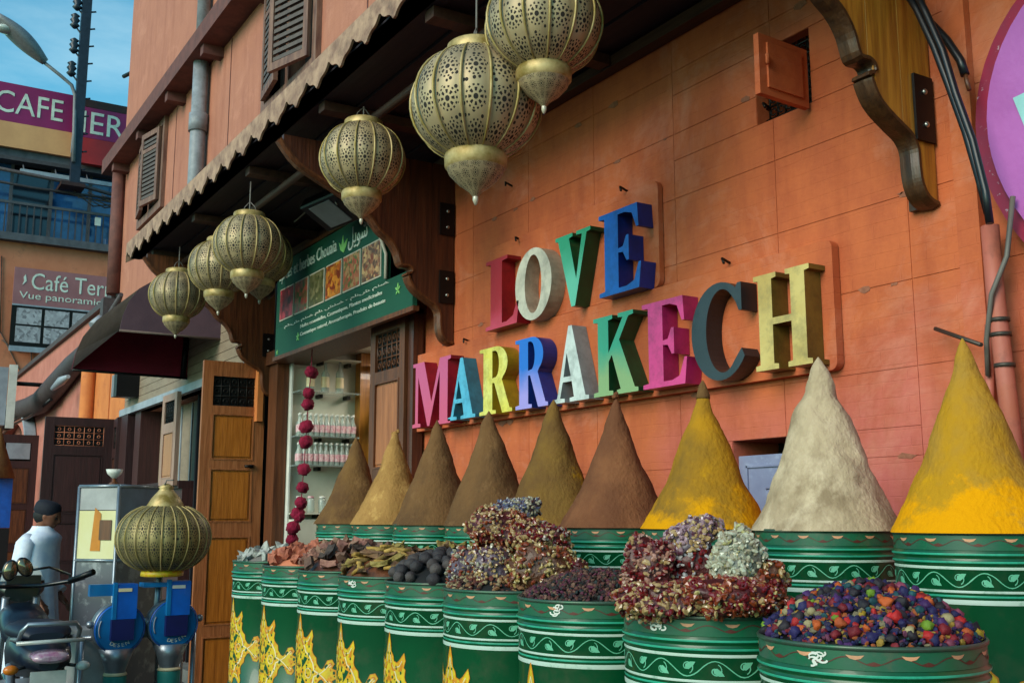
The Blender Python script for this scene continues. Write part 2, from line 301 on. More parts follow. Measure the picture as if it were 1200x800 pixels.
def add_tube(bm, pts, r, n=8, caps=True):
    pts = [Vector(p) for p in pts]; rs = r if isinstance(r, (list, tuple)) else [r]*len(pts)
    t0 = (pts[1]-pts[0]).normalized(); a = Vector((0, 0, 1)) if abs(t0.z) < .9 else Vector((1, 0, 0)); u = t0.cross(a).normalized()
    rings = []
    for i, p in enumerate(pts):
        t = (pts[min(i+1, len(pts)-1)]-pts[max(i-1, 0)]).normalized(); u = (u - t*u.dot(t)).normalized(); v = t.cross(u)
        rings.append([bm.verts.new(p + (u*math.cos(2*PI*k/n)+v*math.sin(2*PI*k/n))*rs[i]) for k in range(n)])
    for a_, b_ in zip(rings, rings[1:]):
        for k in range(n):
            f = bm.faces.new((a_[k], a_[(k+1) % n], b_[(k+1) % n], b_[k])); f.smooth = True
    if caps: bm.faces.new(rings[0][::-1]); bm.faces.new(rings[-1])
def tube(pts, r, n=8): bm = bmesh.new(); add_tube(bm, pts, r, n); return bm
def add_lathe(bm, prof, n=32, c=(0, 0, 0), lobes=0, amp=0, uvs=True, squash=None):
    uvl = bm.loops.layers.uv.verify() if uvs else None
    c = Vector(c); rings = []
    for i, (r, z) in enumerate(prof):
        ring = []
        for k in range(n):
            a = 2*PI*k/n; rr = r
            if lobes: rr = r*(1-amp*abs(math.cos(a*lobes/2))**6)
            ring.append(bm.verts.new((c.x+rr*math.cos(a), c.y+rr*math.sin(a), c.z+z)))
        rings.append(ring)
    m = len(prof)-1
    for i, (a_, b_) in enumerate(zip(rings, rings[1:])):
        for k in range(n):
            f = bm.faces.new((a_[k], a_[(k+1) % n], b_[(k+1) % n], b_[k])); f.smooth = True
            if uvs:
                for lp, (uu, vv) in zip(f.loops, ((k/n, i/m), ((k+1)/n, i/m), ((k+1)/n, (i+1)/m), (k/n, (i+1)/m))): lp[uvl].uv = (uu, vv)
    return rings
def lathe(prof, n=32, c=(0, 0, 0), cap=True, **k):
    bm = bmesh.new(); r = add_lathe(bm, prof, n, c, **k)
    if cap:
        bm.faces.new(r[0][::-1]); bm.faces.new(r[-1])
    bmesh.ops.recalc_face_normals(bm, faces=bm.faces); return bm
def add_prism(bm, poly, d0, d1, axis='y'):
    """poly in 2-D; axis y: (x,z) swept over y; axis x: (y,z) swept over x; axis z: (x,y) swept over z"""
    def P(p, d): return {'y': (p[0], d, p[1]), 'x': (d, p[0], p[1]), 'z': (p[0], p[1], d)}[axis]
    a = [bm.verts.new(P(p, d0)) for p in poly]; b = [bm.verts.new(P(p, d1)) for p in poly]; n = len(poly)
    for t in tessellate_polygon([[Vector((p[0], p[1], 0)) for p in poly]]):
        try: bm.faces.new([a[i] for i in t]); bm.faces.new([b[i] for i in t][::-1])
        except ValueError: pass
    for i in range(n): bm.faces.new((a[i], b[i], b[(i+1) % n], a[(i+1) % n]))
    bmesh.ops.recalc_face_normals(bm, faces=bm.faces)
def prism(poly, d0, d1, axis='y'): bm = bmesh.new(); add_prism(bm, poly, d0, d1, axis); return bm
def quad(pts):
    bm = bmesh.new(); bm.faces.new([bm.verts.new(p) for p in pts]); return bm
def slab(pts, th):
    """flat polygon given in 3-D, thickened along its normal"""
    bm = bmesh.new(); pts = [Vector(p) for p in pts]; nrm = (pts[1]-pts[0]).cross(pts[2]-pts[1]).normalized()
    a = [bm.verts.new(p) for p in pts]; b = [bm.verts.new(p-nrm*th) for p in pts]; n = len(pts)
    bm.faces.new(a); bm.faces.new(b[::-1])
    for i in range(n): bm.faces.new((a[i], b[i], b[(i+1) % n], a[(i+1) % n]))
    bmesh.ops.recalc_face_normals(bm, faces=bm.faces); return bm
def ball(c, r, sub=2, sc=(1, 1, 1), rough=0, fr=3., seed=0):
    bm = bmesh.new(); bmesh.ops.create_icosphere(bm, subdivisions=sub, radius=1)
    for v in bm.verts:
        k = 1 + (noise.noise(v.co*fr+Vector((seed*3.1, seed, 0)))*rough if rough else 0)
        v.co = Vector((v.co.x*sc[0], v.co.y*sc[1], v.co.z*sc[2]))*r*k + Vector(c)
    smooth(bm); return bm

def tag(o, label, cat, group=None):
    o['label'] = label; o['category'] = cat
    if group: o['group'] = group
    return o
def thing(name, label, cat, loc=(0, 0, 0), rz=0, group=None):
    o = bpy.data.objects.new(name, None); COL.objects.link(o); o.location = loc; o.rotation_euler.z = rz; o.empty_display_size = .1
    o['_w'] = 1; del o['_w']
    return tag(o, label, cat, group)
def wloc(p):
    v = Vector((0, 0, 0))
    while p is not None: v += p.location; p = p.parent
    return v
def obj(name, bm, m, parent=None, world=False, kind=None, label=None, loc=None, rz=0):
    """link bm as one mesh object; world=True: coordinates are world ones and the parents are unrotated"""
    me = bpy.data.meshes.new(name)
    if world and parent is not None:
        bmesh.ops.translate(bm, vec=-wloc(parent), verts=bm.verts)
    bm.to_mesh(me); bm.free()
    ms = m if isinstance(m, (list, tuple)) else [m]
    for k in ms: me.materials.append(M[k] if isinstance(k, str) else k)
    o = bpy.data.objects.new(name, me); COL.objects.link(o); o.parent = parent
    if loc is not None: o.location = loc
    o.rotation_euler.z = rz
    if kind: o['kind'] = kind
    if label: o['label'] = label
    return o
def inst(o, parent, loc, rz=0, m=None, scale=None, rot=None):
    c = o.copy(); COL.objects.link(c); c.parent = parent; c.location = loc; c.rotation_euler = rot if rot else (0, 0, rz)
    if scale: c.scale = scale
    return c
def copy_tree(o, parent=None, **kw):
    c = o.copy(); COL.objects.link(c); c.parent = parent
    for ch in list(o.children): copy_tree(ch, c)
    return c
def solo(name, bm, m, label, cat, group=None, base=None):
    """a thing that is one mesh; origin moved to its base"""
    xs = [v.co for v in bm.verts]
    b = Vector(base) if base is not None else Vector((sum(v.x for v in xs)/len(xs), sum(v.y for v in xs)/len(xs), min(v.z for v in xs)))
    bmesh.ops.translate(bm, vec=-b, verts=bm.verts)
    o = obj(name, bm, m); o.location = b; return tag(o, label, cat, group)
def struct(name, bm, m): o = obj(name, bm, m); o['kind'] = 'structure'; return o

_tc = {}
def text_mesh(s, ext=.0):
    cu = bpy.data.curves.new('lettering', 'FONT'); cu.body = s; cu.size = 1; cu.extrude = ext; cu.resolution_u = 3
    o = bpy.data.objects.new('lettering', cu); COL.objects.link(o); dg = bpy.context.evaluated_depsgraph_get()
    me = bpy.data.meshes.new_from_object(o.evaluated_get(dg)); bpy.data.objects.remove(o); return me
def text_in(s, m, face, box_, depth, parent, name='lettering', shear=0, bold=0, thick=.002, split=False):
    """fit text s into box_=(a0,a1,z0,z1) on the plane; face 'y' looks to -Y, face 'x' looks to +X"""
    me = text_mesh(s, .01 if thick else 0)
    if not me.vertices: return None
    xs = [v.co.x for v in me.vertices]; ys = [v.co.y for v in me.vertices]; zs = [v.co.z for v in me.vertices]
    a0, a1, z0, z1 = box_; w0, h0 = max(xs)-min(xs) or 1, max(ys)-min(ys) or 1
    off = wloc(parent)
    for v in me.vertices:
        u = a0+(v.co.x-min(xs))/w0*(a1-a0); t = z0+(v.co.y-min(ys))/h0*(z1-z0); u += shear*(t-z0)
        q = v.co.z/.01*thick
        v.co = (Vector((u, depth-q, t)) if face == 'y' else Vector((depth+q, u, t))) - off
    me.materials.clear(); me.materials.append(M[m])
    if split:
        bm = bmesh.new(); bm.from_mesh(me); bmesh.ops.remove_doubles(bm, verts=bm.verts, dist=1e-6); left = set(bm.verts)
        while left:
            st_ = [left.pop()]; isl = set(st_)
            while st_:
                for e in st_.pop().link_edges:
                    for v_ in e.verts:
                        if v_ in left: left.discard(v_); isl.add(v_); st_.append(v_)
            b2 = bmesh.new(); mp__ = {v_: b2.verts.new(v_.co) for v_ in isl}
            for f in {f for v_ in isl for f in v_.link_faces}: b2.faces.new([mp__[v_] for v_ in f.verts])
            obj('raised_letter', b2, m, parent)
        bm.free(); return None
    o = bpy.data.objects.new(name, me); COL.objects.link(o); o.parent = parent; o['kind'] = 'stuff'; return o

# ================================================================== SETTING
g = quad([(-90, -60, 0), (30, -60, 0), (30, 60, 0), (-90, 60, 0)]); struct('street', g, 'ground')
struct('pavement', box(-22, 3, 2.95, 3.2, 0, .12, .01), 'stone')
pf = thing('display_platform', 'stepped brown wooden platform under the green spice barrels', 'platform', (-3.6, 1.6, 0))
for k in range(7): obj('board', box(-6.2, -.7, 1.52+k*.078, 1.592+k*.078, .26, .3, .004), 'platform', pf, True)
obj('riser', box(-6.2, -.7, 1.5, 1.52, 0, .3), 'platform', pf, True)
for k in range(7): obj('board', box(-6.3, -.7, 2.1+k*.078, 2.172+k*.078, .46, .5, .004), 'platform', pf, True)
obj('riser', box(-6.3, -.7, 2.07, 2.1, 0, .5), 'platform', pf, True)

# ------------------------------------------------------------------ the shop building
B = thing('spice_shop_building', 'salmon painted building carrying the colourful letters, with shuttered upper windows', 'building', (-6, 3.1, 0))
VENT = (-2.955, -2.665, 3.165, 3.47); NICHE = (-3.16, -2.8, 1.0, 1.9)
def cut(rects, h):
    out = []
    for (a, b, c, d) in rects:
        if h[0] >= b or h[1] <= a or h[2] >= d or h[3] <= c: out.append((a, b, c, d)); continue
        if h[2] > c: out.append((a, b, c, h[2]))
        if h[3] < d: out.append((a, b, h[3], d))
        zc, zd = max(c, h[2]), min(d, h[3])
        if h[0] > a: out.append((a, h[0], zc, zd))
        if h[1] < b: out.append((h[1], b, zc, zd))
    return out
def panels(rects, holes, y0, y1, m, name, parent, gap=0, bv=0):
    for h in holes: rects = cut(rects, h)
    cache = {}
    for (a, b, c, d) in rects:
        w_, h_ = round(b-a-gap, 4), round(d-c-gap, 4)
        if w_ <= .012 or h_ <= .012: continue
        if (w_, h_) in cache:
            o = cache[(w_, h_)]; k = o.copy(); COL.objects.link(k); k.location = Vector((a+gap/2, y0, c+gap/2))-wloc(parent)
        else:
            o = obj(name, box(0, w_, 0, y1-y0, 0, h_, bv), m, parent); o.location = Vector((a+gap/2, y0, c+gap/2))-wloc(parent); cache[(w_, h_)] = o
# masonry backing + scored blocks
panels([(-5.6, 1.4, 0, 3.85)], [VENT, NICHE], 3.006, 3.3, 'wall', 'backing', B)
X0 = -2.265; bx_ = [X0+.602*k for k in range(-5, 6)]; bx_ = [-5.6]+[x for x in bx_ if -5.55 < x < 1.3]+[1.4]
bz_ = [.02+.297*k for k in range(0, 14)]; bz_ = [z for z in bz_ if z < 3.82]; bz_[-1:] = [3.58, 3.85] if bz_[-1] > 3.5 else [bz_[-1], 3.85]
rects = []
for a, b in zip(bx_, bx_[1:]):
    for c, d in zip(bz_, bz_[1:]): rects.append((a, b, c, d))
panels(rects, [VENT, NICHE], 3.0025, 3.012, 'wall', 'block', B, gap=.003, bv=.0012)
# upper facade
WIN1 = (-14.2, -13.08, 5.47, 6.46); WIN2 = (-9.12, -7.92, 5.36, 6.46)
panels([(-15.55, 3, 3.85, 6.55)], [WIN1, WIN2], 3.0, 3.3, 'facade', 'upper_wall', B)
panels([(-15.55, 3, 6.75, 12.5)], [], 2.985, 3.3, 'facade', 'top_wall', B)
obj('side_wall', box(-15.548, -15.3, 3.3, 12, 0, 12.48), 'facade', B, True)
lg = obj('ledge', box(-15.85, 3, 2.74, 3.05, 6.55, 6.76, .01), 'ledge', B, True)
for k in range(12): obj('bracket', box(-15.3+k*1.5, -15.18+k*1.5, 2.78, 3.0, 6.44, 6.55), 'ledge', B, True)
for x, z in ((-15.75, 8.2), (-15.7, 7.1)): obj('pipe_stub', tube([(x, 3.1, z), (x-.3, 3.0, z)], .03), 'iron', B, True)
obj('corner_pipe', tube([(-15.5, 2.93, 6.5), (-15.42, 2.93, 4.7)], .1, 10), 'ledge', B, True)
for x in (-12.6, -10.4, -6.9, -5.2): obj('plaster_joint', box(x, x+.012, 2.994, 3.0, 3.9, 6.54), 'ledge', B, True)
dp = tube([(-11.2, 2.9, 12), (-11.2, 2.9, 6.7)], .075, 12); add_tube(dp, [(-11.2, 2.9, 6.6), (-11.2, 2.9, 4.2)], .085, 12); add_tube(dp, [(-11.2, 2.9, 5.95), (-11.2, 2.9, 5.75)], .105, 12)
dpo = obj('downpipe', dp, 'pipe', B, True)
def window(W, ang):
    x0, x1, z0, z1 = W; r = obj('window', box(x0, x1, 3.1, 3.12, z0, z1), 'dark', B, True)
    fr = bmesh.new()
    for a, b, c, d in ((x0-.09, x0, z0-.1, z1+.1), (x1, x1+.09, z0-.1, z1+.1), (x0, x1, z1, z1+.1), (x0, x1, z0-.1, z0), ((x0+x1)/2-.04, (x0+x1)/2+.04, z0, z1)): add_box(fr, a, b, 2.95, 3.12, c, d)
    obj('frame', fr, 'trim', r, True)
    w_ = (x1-x0)/2-.06
    for s in (0, 1):
        sh = bmesh.new(); hgt = z1-z0-.04
        add_box(sh, 0, .06, -.02, .02, 0, hgt); add_box(sh, w_-.06, w_, -.02, .02, 0, hgt); add_box(sh, .06, w_-.06, -.02, .02, 0, .07); add_box(sh, .06, w_-.06, -.02, .02, hgt-.07, hgt); add_box(sh, .06, w_-.06, -.02, .02, hgt*.72, hgt*.72+.05)
        if s: bmesh.ops.transform(sh, matrix=Matrix.Rotation(ang, 4, 'Z') @ Matrix.Translation((-w_, 0, 0)), verts=sh.verts)
        else: bmesh.ops.transform(sh, matrix=Matrix.Rotation(-.12, 4, 'Z'), verts=sh.verts)
        bmesh.ops.translate(sh, vec=(x1-.02 if s else x0+.02, 2.93, z0+.02), verts=sh.verts); obj('sash', sh, 'trim', r, True)
        for k in range(14):
            lv = box(.065, w_-.065, -.012, .012, .08+k*(hgt-.16)/14, .08+k*(hgt-.16)/14+.035)
            if s: bmesh.ops.transform(lv, matrix=Matrix.Rotation(ang, 4, 'Z') @ Matrix.Translation((-w_, 0, 0)), verts=lv.verts)
            else: bmesh.ops.transform(lv, matrix=Matrix.Rotation(-.12, 4, 'Z'), verts=lv.verts)
            bmesh.ops.translate(lv, vec=(x1-.02 if s else x0+.02, 2.93, z0+.02), verts=lv.verts); obj('slat', lv, 'shutter', r, True)
window(WIN1, .2); window(WIN2, .3)
# ground floor left of the letters: shop opening and the unit next door
panels([(-9.0, -5.6, 2.92, 3.85)], [], 3.02, 3.3, 'frame', 'lintel_wall', B)
panels([(-5.98, -5.6, 0, 2.92)], [], 3.02, 3.3, 'wall', 'pier', B)
obj('door_jamb', box(-8.7, -8.5, 2.96, 3.06, 0, 2.92, .006), 'frame', B, True)
obj('door_jamb', box(-6.5, -6.36, 2.96, 3.2, 0, 2.92, .006), 'frame', B, True)
obj('door_head', box(-8.72, -5.9, 2.93, 3.25, 2.87, 2.98, .006), 'frame', B, True)
obj('orange_upright', box(-8.86, -8.75, 2.88, 2.93, 2.4, 3.6, .004), 'orange', B, True)
obj('black_upright', box(-9.0, -8.86, 2.9, 3.1, 0, 2.95), 'black', B, True)
# next unit: tan siding boards, pale lintel, dark opening, partition
for k in range(9): obj('siding_board', box(-14.45, -9.0, 2.975, 3.0, 2.99+k*.098, 2.99+k*.098+.092, .004), 'siding', B, True)
obj('pale_lintel', box(-14.6, -9.0, 2.94, 3.1, 2.9, 2.985, .004), 'lintel', B, True)
obj('siding_backing', box(-14.6, -9.0, 3.002, 3.3, 2.9, 3.87), 'facade', B, True)
obj('corner_pier', box(-15.55, -14.6, 3.0, 3.3, 0, 3.85), 'orange', B, True)
obj('dark_jamb', box(-14.6, -14.1, 2.95, 3.2, 0, 2.9, .004), 'darkdoor', B, True)
obj('dark_jamb', box(-13.9, -13.6, 3.0, 3.3, 0, 2.9, .004), 'darkpanel', B, True)
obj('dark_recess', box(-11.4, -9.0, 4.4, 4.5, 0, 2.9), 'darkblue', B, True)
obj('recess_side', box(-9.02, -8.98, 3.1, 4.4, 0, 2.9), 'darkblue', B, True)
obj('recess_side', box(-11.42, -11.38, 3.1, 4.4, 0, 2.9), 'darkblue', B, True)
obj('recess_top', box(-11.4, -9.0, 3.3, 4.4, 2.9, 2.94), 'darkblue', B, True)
obj('partition_panel', box(-13.6, -11.45, 3.25, 3.3, 1.0, 2.9), 'siding', B, True)
for k in range(5): obj('partition_batten', box(-13.5+k*.45, -13.47+k*.45, 3.235, 3.25, 1.0, 2.88), 'lintel', B, True)
obj('window_bench', box(-14.1, -11.45, 2.95, 3.25, 1.9, 1.98, .004), 'darkdoor', B, True)
obj('bench_panel', box(-14.1, -11.45, 2.99, 3.25, 0, 1.9), 'darkpanel', B, True)
# vent opening with its hatch and grille
v = obj('vent_opening', box(VENT[0], VENT[1], 3.2, 3.25, VENT[2], VENT[3]), 'dark', B, True)
gr = bmesh.new()
for k in range(7): add_tube(gr, [(VENT[0]+.02+k*.042, 3.06, VENT[2]), (VENT[0]+.02+k*.042, 3.06, VENT[3])], .005, 5)
for k in range(6):
    zz = VENT[2]+.03+k*.052; add_tube(gr, [(VENT[0], 3.06, zz), (VENT[1], 3.06, zz)], .005, 5)
    for j in range(6):
        cx, cz = VENT[0]+.04+j*.042, zz+.026; add_tube(gr, [(cx+.014*math.cos(t), 3.058, cz+.014*math.sin(t)) for t in [i*PI/4 for i in range(8)]], .0035, 4)
obj('grille', gr, 'iron', v, True)
ht = bmesh.new(); add_box(ht, -.012, .012, -.27, 0, 0, .235); add_box(ht, .012, .02, -.23, -.04, .03, .205)
add_tube(ht, [(.03, -.245, .11), (.03, -.245, .15)], .008, 6)
bmesh.ops.transform(ht, matrix=Matrix.Translation((VENT[1]-.01, 2.985, VENT[2]-.03)) @ Matrix.Rotation(.05, 4, 'Z'), verts=ht.verts)
obj('hatch', ht, 'wall', v, True)
# lower niche with a painted metal cupboard door
n_ = obj('niche', box(NICHE[0], NICHE[1], 3.26, 3.3, NICHE[2], NICHE[3]), 'dark', B, True)
obj('metal_door', box(NICHE[0]+.005, NICHE[1]-.005, 3.03, 3.05, NICHE[2], NICHE[3]-.06, .004), 'lavender', n_, True)
rr = bmesh.new(); x0, x1, z0, z1 = NICHE[0]+.05, NICHE[1]-.05, NICHE[2]+.1, NICHE[3]-.1
for a, b, c, d in ((x0, x1, z1-.008, z1), (x0, x1, z0, z0+.008), (x0, x0+.008, z0, z1), (x1-.008, x1, z0, z1)): add_box(rr, a, b, 3.022, 3.03, c, d)
for q in range(3):
    cx, cz = (x0+x1)/2, z1-.14-q*.16
    add_tube(rr, [(cx+(.02+.035*t/14)*math.cos(t*.6), 3.028, cz+(.02+.035*t/14)*math.sin(t*.6)) for t in range(15)], .004, 4)
obj('relief', rr, 'lavender', n_, True)
# chipped render patches along the joints
rc = random.Random(11)
for k in range(26):
    x = rc.uniform(-5.3, -2.2); z = bz_[rc.randrange(5, len(bz_)-1)]+rc.uniform(-.01, .01); w_ = rc.uniform(.015, .05)
    pts = [(x+w_*math.cos(a)*rc.uniform(.5, 1.2), z+w_*.4*math.sin(a)*rc.uniform(.4, 1.2)) for a in [i*PI/4 for i in range(8)]]
    obj('chipped_patch', prism(pts, 3.0005, 3.004), 'chip', B, True)
# nails, hooks
for px, py in ((612, 282), (735, 224), (855, 308), (551, 400), (903, 128), (720, 75), (600, 218)):
    p = on_y(px, py, 3.0); obj('nail', tube([(p.x, 3.0, p.z), (p.x+.01, 2.95, p.z+.01), (p.x+.03, 2.94, p.z-.015)], .006, 5), 'iron', B, True)
obj('iron_rod', tube([on_y(1096, 385, 2.95), on_y(1150, 404, 2.86)], .007, 6), 'wire', B, True)
# pilaster and painted conduits at the right
obj('pilaster', box(-2.06, -1.98, 2.97, 3.0, 0, 3.8, .004), 'wall', B, True)
pp = tube([on_y(1160, 265, 2.92), on_y(1167, 350, 2.92), on_y(1179, 450, 2.92), on_y(1202, 640, 2.92)], .027, 12); obj('painted_pipe', pp, 'pinkpipe', B, True)
for py in (375, 392, 428): p = on_y(1168+(py-350)*.12, py, 2.92); obj('pipe_clip', lathe([(.031, -.006), (.031, .006)], 14, p, uvs=False), 'wire', B, True)
obj('thin_conduit', tube([on_y(1159, 380, 2.95), on_y(1160, 480, 2.95), on_y(1170, 640, 2.95)], .014, 8), 'pinkpipe', B, True)
obj('grey_cord', tube([on_y(1187, 230, 2.9), on_y(1180, 300, 2.9), on_y(1162, 345, 2.88), on_y(1156, 400, 2.9), on_y(1158, 440, 2.93)], .008, 6), 'cord', B, True)

# shop interior
I = thing('shop_interior', 'pale lit room of the spice shop seen through its doorway', 'shop interior', (-7.5, 3.4, 0))
obj('side_wall', box(-8.62, -8.5, 3.065, 6.2, 0, 3.1), 'shelfback', I, True); obj('back_wall', box(-8.6, -5.2, 6.2, 6.3, 0, 3.1), 'shelfback', I, True)
obj('side_wall', box(-5.3, -5.2, 3.31, 6.2, 0, 3.1), 'frame', I, True); obj('ceiling', box(-8.6, -5.2, 3.31, 6.2, 3.0, 3.05), 'shelfback', I, True)
obj('floor', box(-8.6, -5.2, 3.065, 6.2, 0, .15), 'stone', I, True); obj('post', box(-8.49, -8.38, 3.66, 3.76, .15, 3.0, .004), 'oak', I, True)
lf = thing('ceiling_lamp', 'white lit lamp panel on the shop ceiling behind the doorway', 'lamp', (-7.9, 4.2, 2.9))
obj('diffuser', box(-8.3, -7.6, 3.9, 4.5, 2.88, 2.9, .005), 'lamp', lf, True); obj('housing', box(-8.32, -7.58, 3.88, 4.52, 2.9, 2.96), 'white', lf, True)
sh = thing('shelf_unit', 'cream cabinet with glass shelves of bottles left inside the shop doorway', 'shelves', (-8.4, 3.3, 0))
for k, z in enumerate((2.62, 2.25, 2.01, 1.62, 2.9)):
    obj('shelf', box(-8.495, -8.28, 3.08, 3.62, z, z+.012, .002), 'glass' if k < 3 else 'shelfback', sh, True)
    for y in (3.3, 3.55): obj('shelf_bracket', box(-8.5, -8.4, y, y+.03, z-.03, z), 'iron', sh, True)
obj('cabinet', box(-8.495, -8.3, 3.08, 3.62, .15, 1.58, .004), 'shelfback', sh, True)
obj('shelf_edge', box(-8.495, -8.44, 3.066, 3.08, .15, 2.95), 'white', sh, True)
def bottle(h, r): return lathe([(r*.9, 0), (r, .01), (r, h*.6), (r*.45, h*.75), (r*.35, h*.95), (r*.4, h), (0.001, h)], 10, cap=False)
bp_ = thing('glass_bottle', 'clear bottle with pink printed label on the glass shelves in the shop', 'bottle', group='pink labelled bottles on the glass shelves')
obj('bottle_glass', bottle(.17, .024), 'bottle', bp_); obj('label', lathe([(.0255, .03), (.0255, .09)], 10, cap=False), 'pinklabel', bp_); obj('stopper', lathe([(.012, .165), (.012, .185)], 8), 'white', bp_)
first = True
for z in (2.263, 2.023):
    for row in range(2):
        for k in range(11):
            o = bp_ if first else copy_tree(bp_); first = False
            o.location = (-8.33-row*.08, 3.11+k*.047+row*.02, z)
            o['label'] = 'pink labelled clear bottle in the %s row of the %s full glass shelf' % (('front', 'back')[row], 'upper' if z > 2.2 else 'lower')
for k, (y, h) in enumerate(((3.2, .26), (3.33, .25), (3.46, .28))):
    t = thing('tall_bottle', ('left tall pale bottle with long neck, on the top shelf', 'middle tall pale bottle on the top shelf of the shop', 'right tall pale bottle nearest the wooden post, top shelf')[k], 'bottle', (-8.36, y, 2.632), group='tall bottles on the top shelf')
    obj('bottle_glass', bottle(h, .034), 'bottle', t); obj('label', lathe([(.035, .04), (.035, .13)], 10, cap=False), 'cream', t)
for k in range(5):
    t = thing('glass_jar', 'lidded glass jar on the low shelf behind the brown spice cone', 'jar', (-8.35, 3.13+k*.1, 1.632), group='jars on the low shelf')
    obj('jar_glass', lathe([(.03, 0), (.033, .02), (.033, .1), (.025, .12)], 10), 'bottle', t); obj('lid', lathe([(.027, .12), (.027, .135)], 10), 'pinklabel' if k % 2 else 'white', t)
s2 = thing('side_shelf', 'brown wooden shelf of big glass jars right of the post inside', 'shelves', (-8.3, 4.1, 0))
for z in (2.5, 2.12, 1.75, 2.86): obj('shelf', box(-8.5, -8.1, 3.78, 4.9, z, z+.03, .004), 'oak', s2, True)
for z in (2.53, 2.15, 1.78):
    for k in range(5):
        t = thing('storage_jar', 'big round glass jar on the %s brown shelf inside the shop' % {2.53: 'top', 2.15: 'middle', 1.78: 'lowest'}[z], 'jar', (-8.25, 3.86+k*.14, z), group='big jars on the brown shelves')
        obj('jar_glass', lathe([(.05, 0), (.065, .03), (.065, .14), (.04, .18)], 12), 'bottle', t); obj('lid', lathe([(.045, .18), (.045, .205), (.012, .21), (.012, .23)], 12), 'alu', t)
# pompom garland
ga = thing('pompom_garland', 'crimson pompom garland hanging in the shop doorway', 'garland', (-7.9, 2.92, 1.5))
pl = [(364.6, 436), (362, 461), (361, 474), (359.5, 500), (358, 518), (356, 550), (354, 571), (353, 589), (349, 602), (344, 618), (342, 632), (350, 605), (341, 640)]
pts = [on_y(x, y, 2.9) for x, y in pl]
obj('string', tube([on_y(366, 405, 2.9)]+pts, .004, 5), 'pompom', ga, True)
p0 = None
for k, p in enumerate(pts):
    if p0 is None:
        p0 = obj('pompom', ball((0, 0, 0), .047, 3, rough=.35, fr=9), 'pompom', ga)
        p0.location = p-ga.location
    else: inst(p0, ga, p-ga.location, scale=[1+.08*math.sin(k*5)]*3, rz=k)

# ------------------------------------------------------------------ canopy
CZ = 3.79; CE = 1.85; CX0, CX1 = -9.3, .8
K = thing('shop_canopy', 'long dark wooden canopy with scalloped tin edge over the shop front', 'canopy', (-4.5, 3, 3.7))
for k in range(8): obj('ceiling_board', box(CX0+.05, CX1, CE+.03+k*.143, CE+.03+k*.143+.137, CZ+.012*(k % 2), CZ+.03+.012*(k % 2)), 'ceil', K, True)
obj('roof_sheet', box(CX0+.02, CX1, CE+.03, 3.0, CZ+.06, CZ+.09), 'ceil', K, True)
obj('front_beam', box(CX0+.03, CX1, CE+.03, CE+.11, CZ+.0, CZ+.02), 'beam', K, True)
obj('wall_plate', box(-8.7, CX1, 2.93, 2.995, CZ-.06, CZ-.005, .004), 'beam', K, True)
rail = obj('hanging_rail', tube([(-9.0, 2.2, CZ-.1), (CX1, 2.2, CZ-.1)], .024, 8), 'beam', K, True)
for k in range(8): obj('rafter', box(-8.9+k*1.25, -8.82+k*1.25, CE+.12, 2.92, CZ-.055, CZ-.005, .004), 'beam', K, True)
# scalloped valance: one strip with pointed teeth
per = .302; n_s = int((CX1-CX0)/per)+1
def tooth(x):
    t = ((x+3.97)/per) % 1.0; t = abs(t-.0) if t < .5 else 1-t          # 0 at the tip
    t2 = t*2
    return 3.75 + .1*(t2**1.0) + .012*math.sin(t2*PI*2)
top = []; bot = []
x = CX0
while x < CX1: bot.append((x, tooth(x))); x += per/16
bm = bmesh.new(); prev = None
for (x, z) in bot:
    q = [bm.verts.new((x, CE, z)), bm.verts.new((x, CE, 3.925)), bm.verts.new((x, CE+.012, 3.925)), bm.verts.new((x, CE+.012, z))]
    if prev:
        for i in range(4): bm.faces.new((prev[i], q[i], q[(i+1) % 4], prev[(i+1) % 4]))
    prev = q
bmesh.ops.recalc_face_normals(bm, faces=bm.faces)
obj('valance', bm, 'valance', K, True)
# end valance
bm = bmesh.new(); prev = None; y = CE
while y < 3.0:
    t = ((y-CE)/.29) % 1; t = t if t < .5 else 1-t; z = 3.755+.17*t
    q = [bm.verts.new((CX0, y, z)), bm.verts.new((CX0, y, 3.925)), bm.verts.new((CX0+.012, y, 3.925)), bm.verts.new((CX0+.012, y, z))]
    if prev:
        for i in range(4): bm.faces.new((prev[i], q[i], q[(i+1) % 4], prev[(i+1) % 4]))
    prev = q; y += .02
bmesh.ops.recalc_face_normals(bm, faces=bm.faces); obj('valance', bm, 'valance', K, True)
